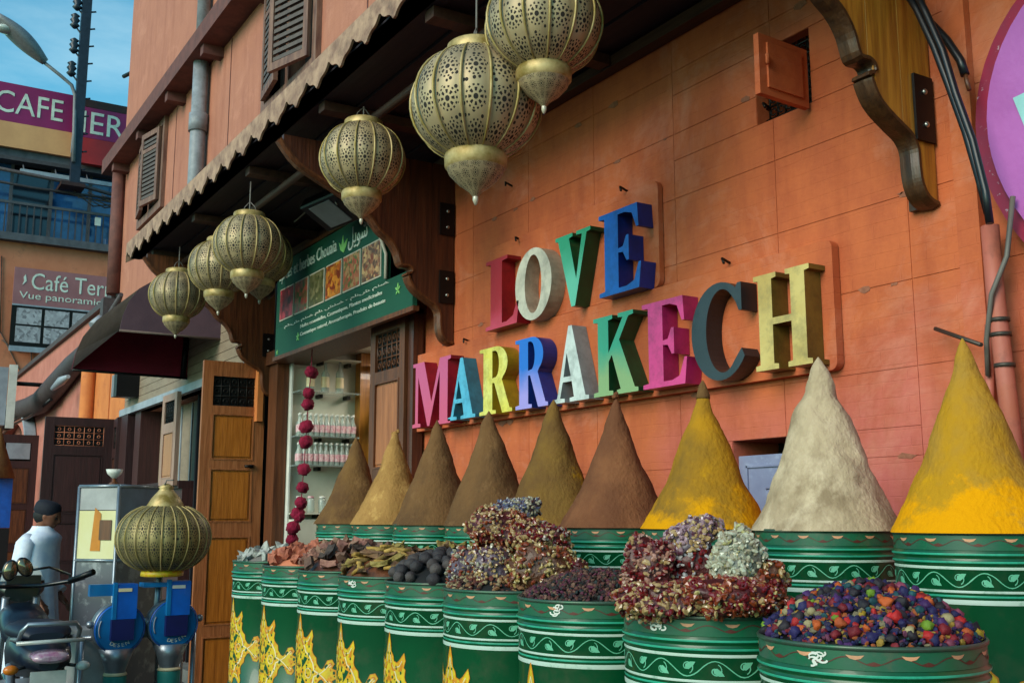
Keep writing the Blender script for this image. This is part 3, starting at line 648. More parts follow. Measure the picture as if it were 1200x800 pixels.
# brackets of vertical planks
prof = [(1.88, 3.69), (2.0, 3.56), (2.25, 3.44), (2.42, 3.34), (2.5, 3.25), (2.57, 3.2), (2.615, 3.14), (2.643, 3.065), (2.69, 3.06), (2.712, 3.045), (2.712, 3.02), (2.69, 3.01), (2.695, 2.985), (2.72, 2.94), (2.76, 2.905), (2.83, 2.865), (2.875, 2.84), (2.9, 2.8), (2.903, 2.74), (2.91, 2.69), (2.93, 2.65), (2.96, 2.628), (2.995, 2.62)]
def zlow(y):
    for a, b in zip(prof, prof[1:]):
        if a[0] <= y <= b[0] and b[0] > a[0]: return a[1]+(b[1]-a[1])*(y-a[0])/(b[0]-a[0])
    return 2.62 if y > 2.9 else 3.69
def bracket(X, ym, mp, me, plate_z):
    r = obj('bracket', box(X-.10, X-.02, 2.975, 2.999, 2.62, 3.72), me, K, True)
    ys = [1.9+.157*k for k in range(8)]; ys[-1] = 2.996
    for a, b in zip(ys, ys[1:]):
        N = 8; lo = [(a+.002+(b-a-.004)*i/N, zlow(a+(b-a)*i/N)+.004) for i in range(N+1)]
        poly = [(a+.002, 3.72)]+lo+[(b-.002, 3.72)]
        obj('plank', prism(poly, X-.03, X, 'x'), mp, r, True)
    # thick moulded edge following the outline
    for a in ys[1:-1]:
        obj('seam', box(X-.012, X-.0015, a-.0018, a+.0018, zlow(a)+.012, 3.7), me if X < -5 else 'seam', r, True)
    fine = []
    for i in range(len(prof)-1):
        p0, p1, p2, p3 = prof[max(i-1, 0)], prof[i], prof[i+1], prof[min(i+2, len(prof)-1)]
        for q in range(4):
            t = q/4; fine.append(tuple(.5*((2*p1[k])+(-p0[k]+p2[k])*t+(2*p0[k]-5*p1[k]+4*p2[k]-p3[k])*t*t+(-p0[k]+3*p1[k]-3*p2[k]+p3[k])*t**3) for k in (0, 1)))
    fine.append(prof[-1])
    bm = bmesh.new(); prev = None
    for i, (y, z) in enumerate(fine):
        a = fine[max(i-1, 0)]; b = fine[min(i+1, len(fine)-1)]; t = Vector((b[0]-a[0], b[1]-a[1])).normalized(); nn = Vector((t.y, -t.x))
        if nn.y > 0: nn = -nn
        q = [bm.verts.new(p) for p in ((X+.006, y, z), (X+.006, y-nn.x*.012, z-nn.y*.012), (X-.065, y-nn.x*.012, z-nn.y*.012), (X-.065, y+nn.x*.006, z+nn.y*.006), (X-.02, y+nn.x*.01, z+nn.y*.01))]
        if prev:
            for j in range(5): f = bm.faces.new((prev[j], q[j], q[(j+1) % 5], prev[(j+1) % 5])); f.smooth = False
        prev = q
    bmesh.ops.recalc_face_normals(bm, faces=bm.faces); obj('edge_moulding', bm, me, r, True)
    for pz, hh in plate_z:
        s_ = obj('steel_plate', box(X+.002, X+.012, 2.895, 2.99, pz, pz+hh, .003), 'black', r, True)
        for q in (.25, .75): obj('bolt', ball((X+.014, 2.945, pz+hh*q), .011, 2, (.6, 1, 1)), 'bolt', r, True)
bracket(-2.14, None, 'oak', 'oakedge', [(2.83, .23)])
bracket(-5.5, None, 'redwood', 'redwood2', [(3.28, .2), (2.86, .2)])
bracket(-8.72, None, 'redwood2', 'redwood2', [(2.95, .2)])

# ------------------------------------------------------------------ shop sign
def plane_y(px, py, Y): p = on_y(px, py, Y); return (p.x, p.z)
SY = 2.78
S = thing('shop_sign', 'green shop sign with spice photographs hanging over the shop doorway', 'sign', (-7.2, SY, 3.0))
obj('board', box(-8.06, -5.62, SY, SY+.03, 2.85, 3.08), 'signgreen', S, True)
poly = [(-8.06, 3.081), (-6.0, 3.081), (-6.0, 3.25), (-6.12, 3.42), (-6.3, 3.53), (-6.5, 3.6), (-8.06, 3.6)]
obj('board', prism(poly, SY, SY+.03), 'signgreen', S, True)
obj('trim_strip', box(-8.08, -6.1, SY-.012, SY+.04, 3.6, 3.63), 'redwood2', S, True); obj('trim_strip', box(-8.1, -5.6, SY-.005, SY+.035, 2.82, 2.85), 'frame', S, True)
ed = tube([(-6.0, SY-.004, 3.09), (-6.0, SY-.004, 3.25), (-6.12, SY-.004, 3.42), (-6.3, SY-.004, 3.53)], .012, 6); obj('gilt_edge', ed, 'photoedge', S, True)
text_in('Epices et herbes Chouaia', 'signwhite', 'y', (-8.0, -6.83, 3.42, 3.545), SY-.003, S, thick=.003)
text_in('\uFEDE\uFEF3\uFEEE\uFEB7', 'signwhite', 'y', (-6.62, -6.3, 3.40, 3.56), SY-.003, S, thick=.003)
cols = [('8f1420', 'c23440', '6a1018'), ('a8301c', '2f5a24', 'c2573a'), ('5a5a34', '3f4224', '7c7450'), ('b0541c', 'd08a30', '7a3018'), ('a88a5c', 'b04a3c', '5c6a3c'), ('7a4030', 'c09a6c', '5c4438')]
xe = [-7.98, -7.65, -7.35, -7.03, -6.71, -6.39, -6.06]
for k in range(6):
    a, b = xe[k]+.015, xe[k+1]-.015; bm = box(a, b, SY-.006, SY, 3.12, 3.375); bevel(bm, .002); pe = obj('photo_panel', bm, 'photoedge', S, True)
    obj('photograph', box(a+.01, b-.01, SY-.009, SY-.0062, 3.13, 3.365), blotch('food_photo', *cols[k], 22+4*k), pe, True)
text_in('Huiles essentielles, Cosmetiques, Plantes medicinales', 'signwhite', 'y', (-7.5, -6.05, 2.99, 3.025), SY-.003, S, thick=.002)
text_in('Cosmetique naturel, Aromatherapie, Produits de beaute', 'signwhite', 'y', (-7.5, -6.0, 2.93, 2.965), SY-.003, S, thick=.002)
text_in('\uFEE1\uFEDF\uFEE8\uFEB6 \uFEE2\uFEE7\uFEC0 \uFEE1\uFEDF\uFEE8 \uFEB6\uFEE7\uFEC0 - \uFEE1\uFEDF\uFEE8\uFEB6 \uFEE2\uFEE7\uFEC0', 'signwhite', 'y', (-7.85, -5.95, 3.045, 3.075), SY-.003, S, thick=.002)
for x, z, r_ in ((-7.55, 2.94, .035), (-5.82, 2.99, .04), (-8.0, 2.88, .02)):
    bm = bmesh.new()
    for q in range(5):
        a = PI/2+q*2*PI/5; add_prism(bm, [(x, z-r_*.3), (x+math.cos(a-.35)*r_*.6, z+math.sin(a-.35)*r_*.6), (x+math.cos(a)*r_, z+math.sin(a)*r_), (x+math.cos(a+.35)*r_*.6, z+math.sin(a+.35)*r_*.6)], SY-.0045-.0003*q, SY+.0002)
    obj('leaf_emblem', bm, 'emblem', S, True)
bm = bmesh.new(); add_prism(bm, [(-6.76, 3.44), (-6.70, 3.41), (-6.66, 3.45), (-6.64, 3.5), (-6.70, 3.47), (-6.72, 3.54), (-6.745, 3.47), (-6.79, 3.5)], SY-.004, SY); obj('cup_emblem', bm, 'emblem', S, True)

# ------------------------------------------------------------------ sign boards and letters
def rounded(x0, x1, z0, z1, r, n=5):
    pts = []
    for cx, cz, a0 in ((x1-r, z0+r, -PI/2), (x1-r, z1-r, 0), (x0+r, z1-r, PI/2), (x0+r, z0+r, PI)):
        for i in range(n+1): a = a0+i*PI/2/n; pts.append((cx+r*math.cos(a), cz+r*math.sin(a)))
    return pts
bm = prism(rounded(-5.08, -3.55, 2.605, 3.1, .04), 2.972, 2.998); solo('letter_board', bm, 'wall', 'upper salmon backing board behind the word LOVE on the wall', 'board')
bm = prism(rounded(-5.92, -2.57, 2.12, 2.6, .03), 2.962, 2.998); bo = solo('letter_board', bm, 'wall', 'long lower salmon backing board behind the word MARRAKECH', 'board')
def serif(x, z, w_, h_=.04, up=True):      # a flat slab serif with bracketed corner
    return [(x-w_/2, z), (x+w_/2, z), (x+w_/2, z+(h_ if up else -h_)), (x-w_/2, z+(h_ if up else -h_))]
def arc(cx, cz, rx, rz, a0, a1, n=18): return [(cx+rx*math.cos(a0+(a1-a0)*i/n), cz+rz*math.sin(a0+(a1-a0)*i/n)) for i in range(n+1)]
def G(ch):
    """outline polygons (outer, holes) in a box about 1 high"""
    s = .05
    if ch == 'L': return [[(0, 0), (.62, 0), (.66, .3), (.62, .3), (.55, .12), (.42, .06), (.33, .06), (.33, .94), (.44, .95), (.44, 1), (0, 1), (0, .95), (.1, .94), (.1, .06), (0, .05)]], []
    if ch == 'O': return [arc(.37, .5, .37, .53, 0, 2*PI, 40)[:-1]], [arc(.37, .5, .17, .43, 0, 2*PI, 40)[:-1]]
    if ch == 'V': return [[(.34, 0), (.42, 0), (.68, .94), (.76, .95), (.76, 1), (.46, 1), (.46, .95), (.58, .94), (.45, .36), (.30, .94), (.38, .95), (.38, 1), (0, 1), (0, .95), (.06, .94)]], []
    if ch == 'E': return [[(0, 0), (.68, 0), (.72, .3), (.68, .3), (.6, .1), (.48, .06), (.34, .06), (.34, .48), (.42, .47), (.48, .36), (.52, .36), (.52, .66), (.48, .66), (.42, .54), (.34, .53), (.34, .94), (.46, .94), (.58, .9), (.65, .72), (.69, .72), (.67, 1), (0, 1), (0, .95), (.1, .94), (.1, .06), (0, .05)]], []
    if ch == 'M': return [[(0, 0), (.24, 0), (.24, .05), (.16, .06), (.16, .78), (.44, 0), (.5, 0), (.78, .8), (.78, .06), (.7, .05), (.7, 0), (1.08, 0), (1.08, .05), (1.0, .06), (1.0, .94), (1.08, .95), (1.08, 1), (.78, 1), (.55, .36), (.33, 1), (0, 1), (0, .95), (.08, .94), (.08, .06), (0, .05)]], []
    if ch == 'A': return [[(0, 0), (.28, 0), (.28, .05), (.17, .06), (.235, .27), (.45, .27), (.50, .06), (.40, .05), (.40, 0), (.84, 0), (.84, .05), (.76, .06), (.46, 1.02), (.38, 1.02), (.10, .06), (0, .05)]], [[(.255, .34), (.335, .66), (.43, .34)]]
    if ch == 'R': return [[(0, 0), (.42, 0), (.42, .05), (.33, .06), (.33, .46), (.38, .46), (.58, 0), (.82, 0), (.82, .05), (.76, .06), (.57, .49)]+arc(.42, .74, .29, .26, -.9, PI/2, 14)+[(0, 1), (0, .95), (.1, .94), (.1, .06), (0, .05)]], [[(.33, .53), (.40, .54)]+arc(.40, .735, .1, .2, -PI/2+.2, PI/2-.2, 10)+[(.40, .94), (.33, .94)]]
    if ch == 'K': return [[(0, 0), (.42, 0), (.42, .05), (.33, .06), (.33, .42), (.40, .5), (.58, .06), (.5, .05), (.5, 0), (.94, 0), (.94, .05), (.87, .06), (.56, .67), (.76, .94), (.86, .95), (.86, 1), (.54, 1), (.54, .95), (.64, .94), (.33, .53), (.33, .94), (.42, .95), (.42, 1), (0, 1), (0, .95), (.1, .94), (.1, .06), (0, .05)]], []
    if ch == 'C': return [[(.74, .98), (.69, .98), (.66, .93)]+arc(.42, .5, .42, .53, 1.0, 2*PI-.62, 30)+[(.72, .28)]+arc(.46, .5, .24, .45, 2*PI-.85, .95, 26)[0:]+[(.66, .78), (.70, .68), (.74, .68)]], []
    if ch == 'H': return [[(0, 0), (.4, 0), (.4, .05), (.32, .06), (.32, .46), (.64, .46), (.64, .06), (.56, .05), (.56, 0), (.96, 0), (.96, .05), (.88, .06), (.88, .94), (.96, .95), (.96, 1), (.56, 1), (.56, .95), (.64, .94), (.64, .53), (.32, .53), (.32, .94), (.4, .95), (.4, 1), (0, 1), (0, .95), (.08, .94), (.08, .06), (0, .05)]], []
def letter(ch, xl, xr, z0, z1, yf, yb, mf, ms, label):
    outs, holes = G(ch); allp = outs+holes; mxx = max(p[0] for p in outs[0]); mnx = min(p[0] for p in outs[0])
    mnz = 0; k = (z1-z0); kx = (xr-xl)/(mxx-mnx)
    tr = lambda p: (xl+(p[0]-mnx)*kx, z0+p[1]*k)
    bm = bmesh.new(); loops = [[Vector((*tr(p), 0)) for p in lp] for lp in allp]
    flat = [v for lp in loops for v in lp]
    a = [bm.verts.new((v.x, yf, v.y)) for v in flat]; b = [bm.verts.new((v.x, yb, v.y)) for v in flat]
    for t in tessellate_polygon(loops):
        try: bm.faces.new([a[i] for i in t]); bm.faces.new([b[i] for i in t][::-1])
        except ValueError: pass
    st = 0
    for lp in loops:
        n = len(lp)
        for i in range(n):
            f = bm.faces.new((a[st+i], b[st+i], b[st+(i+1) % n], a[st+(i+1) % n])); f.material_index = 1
        st += n
    bmesh.ops.recalc_face_normals(bm, faces=bm.faces)
    c = Vector(((xl+xr)/2, (yf+yb)/2, z0)); bmesh.ops.translate(bm, vec=-c, verts=bm.verts)
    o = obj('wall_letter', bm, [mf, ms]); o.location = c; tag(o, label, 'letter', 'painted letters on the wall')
def grad(name, ca, cb, z0=0, z1=.35):
    """a letter painted in two colours that meet in a soft sprayed edge"""
    m = paint(name, ca); n = m.node_tree.nodes; l = m.node_tree.links.new; b = n['Principled BSDF']
    t = n.new('ShaderNodeTexCoord'); sp = n.new('ShaderNodeSeparateXYZ'); l(t.outputs['Object'], sp.inputs[0]); no = n.new('ShaderNodeTexNoise'); no.inputs['Scale'].default_value = 9; l(t.outputs['Object'], no.inputs['Vector'])
    md = n.new('ShaderNodeMath'); md.operation = 'MULTIPLY_ADD'; l(no.outputs['Fac'], md.inputs[0]); md.inputs[1].default_value = .14; l(sp.outputs['Z'], md.inputs[2])
    r = n.new('ShaderNodeMapRange'); r.inputs[1].default_value = z0+.07; r.inputs[2].default_value = z1+.07; l(md.outputs[0], r.inputs[0])
    mm = n.new('ShaderNodeMixRGB'); l(r.outputs[0], mm.inputs[0]); mm.inputs[1].default_value = lin(ca); mm.inputs[2].default_value = lin(cb); l(mm.outputs[0], b.inputs['Base Color']); return m
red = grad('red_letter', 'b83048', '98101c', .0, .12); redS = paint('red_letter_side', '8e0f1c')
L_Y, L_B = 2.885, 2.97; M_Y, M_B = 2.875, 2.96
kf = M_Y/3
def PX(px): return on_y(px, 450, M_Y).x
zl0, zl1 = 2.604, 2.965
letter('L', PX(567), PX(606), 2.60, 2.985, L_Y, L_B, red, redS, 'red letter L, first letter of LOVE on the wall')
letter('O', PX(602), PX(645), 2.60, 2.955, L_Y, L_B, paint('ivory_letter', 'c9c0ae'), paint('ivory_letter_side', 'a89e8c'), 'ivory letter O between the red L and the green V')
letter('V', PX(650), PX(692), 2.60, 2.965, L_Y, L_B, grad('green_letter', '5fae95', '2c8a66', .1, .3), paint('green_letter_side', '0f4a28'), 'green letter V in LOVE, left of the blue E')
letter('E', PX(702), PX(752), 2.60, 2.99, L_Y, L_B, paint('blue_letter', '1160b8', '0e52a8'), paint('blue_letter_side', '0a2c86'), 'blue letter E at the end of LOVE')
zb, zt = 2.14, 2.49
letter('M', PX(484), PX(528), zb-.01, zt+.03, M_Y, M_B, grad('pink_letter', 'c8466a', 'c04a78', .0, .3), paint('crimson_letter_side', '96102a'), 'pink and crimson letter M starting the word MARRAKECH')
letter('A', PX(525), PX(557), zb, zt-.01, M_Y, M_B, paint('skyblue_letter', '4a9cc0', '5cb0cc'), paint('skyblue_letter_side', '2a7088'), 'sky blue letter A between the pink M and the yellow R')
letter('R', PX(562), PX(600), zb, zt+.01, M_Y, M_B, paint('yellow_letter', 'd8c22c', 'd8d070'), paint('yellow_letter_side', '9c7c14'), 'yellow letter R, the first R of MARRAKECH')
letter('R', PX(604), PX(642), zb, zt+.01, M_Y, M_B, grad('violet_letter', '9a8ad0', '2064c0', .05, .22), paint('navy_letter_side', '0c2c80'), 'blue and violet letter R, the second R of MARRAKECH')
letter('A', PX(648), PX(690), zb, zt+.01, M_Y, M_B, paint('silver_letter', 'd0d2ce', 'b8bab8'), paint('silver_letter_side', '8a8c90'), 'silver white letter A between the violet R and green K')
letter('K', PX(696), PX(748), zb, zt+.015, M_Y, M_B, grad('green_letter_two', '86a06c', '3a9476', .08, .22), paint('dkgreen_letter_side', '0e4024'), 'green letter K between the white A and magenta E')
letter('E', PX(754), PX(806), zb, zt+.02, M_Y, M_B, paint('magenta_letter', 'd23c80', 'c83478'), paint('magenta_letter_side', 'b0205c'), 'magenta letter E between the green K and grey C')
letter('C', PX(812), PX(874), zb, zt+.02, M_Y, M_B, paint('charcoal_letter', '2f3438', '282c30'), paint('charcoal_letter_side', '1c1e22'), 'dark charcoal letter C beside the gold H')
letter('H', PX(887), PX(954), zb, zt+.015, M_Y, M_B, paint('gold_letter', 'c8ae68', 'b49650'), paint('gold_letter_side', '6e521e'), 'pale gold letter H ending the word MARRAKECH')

# heart sign
hp = []
for i in range(110):
    t = 2*PI*i/110; hx = 16*math.sin(t)**3; hz = 13*math.cos(t)-5*math.cos(2*t)-2*math.cos(3*t)-math.cos(4*t)
    hp.append((-1.155+hx*.05, 2.56+hz*.06))
H_ = thing('heart_sign', 'orchid purple heart with crimson edge mounted right of the cables', 'sign', (-1.5, 2.85, 2.4))
hq = [(x*.93-.07*1.155, z*.93+.07*2.72) for x, z in hp]; obj('heart_rim', prism(hp, 2.95, 2.985), 'heartside', H_, True)
bm = prism(hq, 2.925, 2.9495)
for f in bm.faces:
    if abs(f.normal.y) < .5: f.material_index = 1
obj('heart', bm, ['heart', 'heartside'], H_, True)
obj('wedge', prism([(-1.80, 2.86), (-1.42, 2.9), (-1.56, 2.5), (-1.73, 2.62)], 2.915, 2.924), 'ltcyan', H_, True)
# black cables at the right
C_ = thing('black_cables', 'thick black cables draped down the wall beside the wooden bracket', 'cable', (-2.0, 2.8, 2.5))
def cab(pp, Y, r): return tube([on_y(x, y, Y) for x, y in pp], r, 8)
obj('cable', cab([(1050, -30), (1075, 12), (1095, 55), (1112, 100), (1132, 155), (1148, 210), (1158, 250)], 2.8, .013), 'cable', C_, True)
obj('cable', cab([(1062, -30), (1085, 15), (1105, 60), (1120, 110), (1140, 165), (1155, 225), (1160, 262)], 2.78, .012), 'cable', C_, True)
obj('cable', cab([(1052, -20), (1088, 25), (1110, 48), (1126, 72), (1131, 88)], 2.86, .014), 'cable', C_, True)
obj('frayed_ends', cab([(1131, 86), (1133, 96), (1136, 106)], 2.86, .007), 'redwood2', C_, True)

# ================================================================== LANTERNS
def lantern_parts(t, R, rise=.86, cap_n=14):
    """local origin at the lowest point of the finial"""
    zc = 1.6*R; N = 15
    prof = []
    for i in range(N+1):
        a = -1.13+2.25*i/N; prof.append((R*math.cos(a)**.92, zc+R*rise*math.sin(a)/math.sin(1.13)*.88))
    b = obj('body', lathe(prof, 84, cap=False, lobes=cap_n, amp=.035), 'brass', t)
    rib = bmesh.new(); add_tube(rib, [((r+.003)*1.0, 0, z) for r, z in prof], [.002+.0035*R/.22*math.sin(PI*i/N) for i in range(N+1)], 5, False)
    r0 = obj('rib', rib, 'brassrib', t)
    for k in range(1, cap_n): inst(r0, t, (0, 0, 0), rz=2*PI*k/cap_n)
    r0.rotation_euler.z = 0
    zt = prof[-1][1]; rt = prof[-1][0]; zb_ = prof[0][1]; rb = prof[0][0]
    obj('top_collar', lathe([(rt*.97, zt-.01), (rt*1.0, zt), (rt*.98, zt+.13*R), (rt*.9, zt+.16*R), (.02, zt+.2*R)], 28, cap=False, uvs=False), 'brassband', t)
    obj('lower_collar', lathe([(rb*.98, zb_+.01), (rb*1.06, zb_-.01), (rb*1.04, zb_-.2*R), (rb*.95, zb_-.24*R)], 28, cap=False, uvs=False), 'brassband', t)
    zq = zb_-.22*R
    obj('lower_cup', lathe([(rb*.98, zq), (rb*.9, zq-.09*R), (rb*.6, zq-.24*R), (rb*.24, zq-.36*R), (.02*R, zq-.47*R)], 42, cap=False), 'brass', t)
    bd = lathe([(.004, .2*R), (.022*R, .18*R), (.045*R, .13*R), (.045*R, .07*R), (.004, 0)], 10, uvs=False); obj('finial', bd, 'bead', t)
    fz = tube([(0, 0, .18*R), (0, 0, zq-.42*R)], .004, 5); obj('finial_chain', fz, 'brassrib', t)
    return zt+.2*R
def hang(t, z0, top, dx=0.0, dy=0.0):
    pts = [(0, 0, z0-.01), (.0, 0, z0+.03), (dx*.5, dy*.5, (z0+top)/2+.02), (dx, dy, top)]
    obj('hanging_cord', tube(pts, .005, 5), 'cord', t)
    for s in (1, -1):
        obj('bail_wire', tube([(.05*s, 0, z0-.02), (.035*s, 0, z0+.03), (0, 0, z0+.065)], .003, 5), 'cord', t)
LN = [  # px, py of body centre, body radius px, plane y, label
 (208, 346, 32, 2.05, 'smallest and leftmost hanging brass lantern under the canopy edge'),
 (258, 313, 36, 2.12, 'hanging brass lantern partly behind the left front one, second from left'),
 (291, 287, 40, 2.0, 'front hanging brass lantern of the left cluster, with drooping finial'),
 (306, 300, 36, 2.45, 'dim brass lantern hidden behind the left cluster of hanging lanterns'),
 (425, 187, 49, 2.1, 'single hanging brass lantern above the green shop sign'),
 (558, 123, 76, 1.93, 'big squat hanging brass lantern left of the topmost one'),
 (637, 30, 68, 2.05, 'topmost hanging brass lantern, nearest the camera and cut by the frame')]
for px, py, rp, Y, lab in LN:
    p = on_y(px, py, Y); Zd = (p-CAMP).dot(FW); R = rp*Zd/FPX
    t = thing('hanging_lantern', lab, 'lantern', (0, 0, 0), group='pierced brass lanterns hanging from the canopy')
    rise = .84 if rp == 74 else .92
    z0 = lantern_parts(t, R, rise); t.location = p-Vector((0, 0, 1.6*R)); t.rotation_euler.z = .1*px
    ang = -t.rotation_euler.z; dyw = 2.2-Y
    hang(t, z0, CZ-.09-t.location.z, -math.sin(ang)*dyw*0+dyw*math.sin(-ang)*-1*0, 0)
# big floor lantern on the grinders
Rb = .292; pc = on_x(192, 630, -7.0)
bl = thing('floor_lantern', 'large squat olive brass lantern standing on the blue grinding machines', 'lantern', (pc.x, pc.y, pc.z-.235))
prof = [(Rb*math.cos(a)**.8, .235+.215*math.sin(a)) for a in [-1.2+2.38*i/16 for i in range(17)]]
obj('body', lathe(prof, 110, cap=False, lobes=22, amp=.03), 'brassbig', bl)
rb_ = bmesh.new(); add_tube(rb_, [(r+.002, 0, z) for r, z in prof], .004, 5, False); r0 = obj('rib', rb_, 'brassrib', bl)
for k in range(1, 22): inst(r0, bl, (0, 0, 0), rz=2*PI*k/22)
obj('neck', lathe([(.11, .425), (.115, .44), (.085, .49), (.05, .53), (.04, .545), (.05, .555), (.02, .575), (.005, .58)], 28, cap=False), 'brassband', bl)
obj('foot_ring', lathe([(.12, .04), (.13, .02), (.13, .0), (.11, -.005)], 28, uvs=False), 'yellow', bl)
obj('bail_wire', tube([(.03, -.02, .57), (0, 0, .6), (.05, .03, .6)], .005, 5), 'cord', bl)

# ================================================================== BARRELS
RB = .22; HB = 1.16; FZ = [1.395, 1.39, 1.387, 1.385, 1.385, 1.384, 1.383, 1.382, 1.362]
def cyl(s, z, e, R=RB): a = s/R; return ((R+e)*math.cos(a), (R+e)*math.sin(a), z)
def strip(bm, pts, w, e, closed=False):
    """painted line: flat ribbon of width w on the barrel side"""
    P = [Vector(p) for p in pts]; n = len(P); prev = None
    for i in range(n):
        t = (P[min(i+1, n-1)]-P[max(i-1, 0)]); t = t.normalized() if t.length > 1e-9 else Vector((1, 0)); nn = Vector((-t.y, t.x))
        ww = (w[i] if isinstance(w, list) else w)*(1+.45*noise.noise(Vector((P[i].x*70, P[i].y*70, e*900)))); jj = noise.noise(Vector((P[i].x*38, P[i].y*38, 7)))*.0009
        q = (bm.verts.new(cyl(P[i].x+nn.x*(ww/2+jj), P[i].y+nn.y*(ww/2+jj), e)), bm.verts.new(cyl(P[i].x-nn.x*(ww/2-jj), P[i].y-nn.y*(ww/2-jj), e)))
        if prev: bm.faces.new((prev[0], prev[1], q[1], q[0]))
        prev = q
def blot(bm, poly, e):
    """painted filled shape: cut into narrow strips so that it hugs the barrel"""
    b = bmesh.new(); b.faces.new([b.verts.new((p[0], p[1], 0)) for p in poly])
    x0 = min(p[0] for p in poly); x1 = max(p[0] for p in poly); x = math.ceil(x0/.03)*.03
    bmesh.ops.triangulate(b, faces=b.faces)
    while x < x1: bmesh.ops.bisect_plane(b, geom=b.verts[:]+b.edges[:]+b.faces[:], plane_co=(x, 0, 0), plane_no=(1, 0, 0)); x += .03
    mp_ = {v: bm.verts.new(cyl(v.co.x, v.co.y, e)) for v in b.verts}
    for f in b.faces:
        try: bm.faces.new([mp_[v] for v in f.verts])
        except ValueError: pass
    b.free()
BR = thing('spice_barrel', 'x', 'barrel', (0, 0, 0), group='painted green spice barrels')
bp = [(RB-.004, -HB), (RB+.004, -HB+.01), (RB, -HB+.03), (RB, -.62), (RB+.004, -.612), (RB+.004, -.60), (RB, -.592), (RB, -.083), (RB+.005, -.078), (RB+.005, -.073), (RB, -.069), (RB+.001, -.064), (RB+.006, -.059), (RB+.006, -.053), (RB, -.048), (RB, -.006)]
obj('body', lathe(bp, 64, uvs=False, cap=False), 'green', BR)
obj('top_band', lathe([(RB+.0012, -.046), (RB+.0012, -.004)], 64, uvs=False, cap=False), 'greenrim', BR)
obj('rim', lathe([(RB-.004, -.012), (RB+.004, -.008), (RB+.0055, -.002), (RB+.003, .002), (RB-.004, .0), (RB-.006, -.03)], 64, uvs=False, cap=False), 'steelrim', BR)
obj('fill', lathe([(RB-.005, -.035), (.0, -.03)], 32, uvs=False, cap=False), 'dark', BR)
def band(z0, z1, e, m, name): return obj(name, lathe([(RB+e, z0), (RB+e+.0004, (z0+z1)/2), (RB+e, z1)], 64, uvs=False, cap=False), m, BR)
band(-.0585, -.0535, .0066, 'teal', 'teal_stripe'); band(-.078, -.073, .0056, 'teal', 'teal_stripe'); band(-.094, -.087, .001, 'bandwhite', 'white_stripe')
band(-.152, -.146, .001, 'bandwhite', 'white_stripe'); band(-.163, -.158, .001, 'teal', 'teal_stripe'); band(-.181, -.169, .0012, 'bandwhite', 'white_stripe')
CIR = 2*PI*RB; NP = 11; wl = CIR/NP
vn = bmesh.new(); N = NP*16
strip(vn, [(CIR*i/N, -.12+.018*math.sin(2*PI*i/16)) for i in range(N+1)], .0026, .0012)
for k in range(NP*2):
    s = (k+.5)*wl/2; up = 1 if k % 2 == 0 else -1; c = (s, -.12-up*.004)
    sp_ = [(c[0]+up*0+(.004+.012*i/14)*math.cos(PI/2*up+i*.42*up), c[1]+(.004+.012*i/14)*math.sin(PI/2*up+i*.42*up)) for i in range(15)]
    strip(vn, sp_, .0024, .0014)
    blot(vn, [(c[0]-.004, c[1]+up*.004), (c[0]+.004, c[1]+up*.006), (c[0]+.014, c[1]-up*.002), (c[0]+.02, c[1]-up*.012), (c[0]+.008, c[1]-up*.012), (c[0]-.003, c[1]-up*.006)], .0016)
obj('vine_scroll', vn, 'vine', BR)['kind'] = 'stuff'
cr = bmesh.new(); dr = bmesh.new()
for k in range(14):
    s = CIR*k/14; blot(cr, [(s-.017, -.016), (s-.010, -.023), (s, -.0255), (s+.010, -.023), (s+.017, -.016), (s+.006, -.0175), (s-.006, -.0175)] if True else [], .0022)
    s += CIR/28; blot(dr, [(s-.014, -.033), (s, -.028), (s+.014, -.033), (s, -.036)], .0022)
strip(dr, [(CIR*i/224, -.028+.009*math.cos(2*PI*i/16)) for i in range(225)], .0022, .002) if False else strip(dr, [(CIR*i/560, -.028+.008*math.cos(2*PI*i/40)) for i in range(561)], .002, .002)
obj('crescents', cr, 'salmon', BR)['kind'] = 'stuff'; obj('dark_wave', dr, 'darkred', BR)['kind'] = 'stuff'
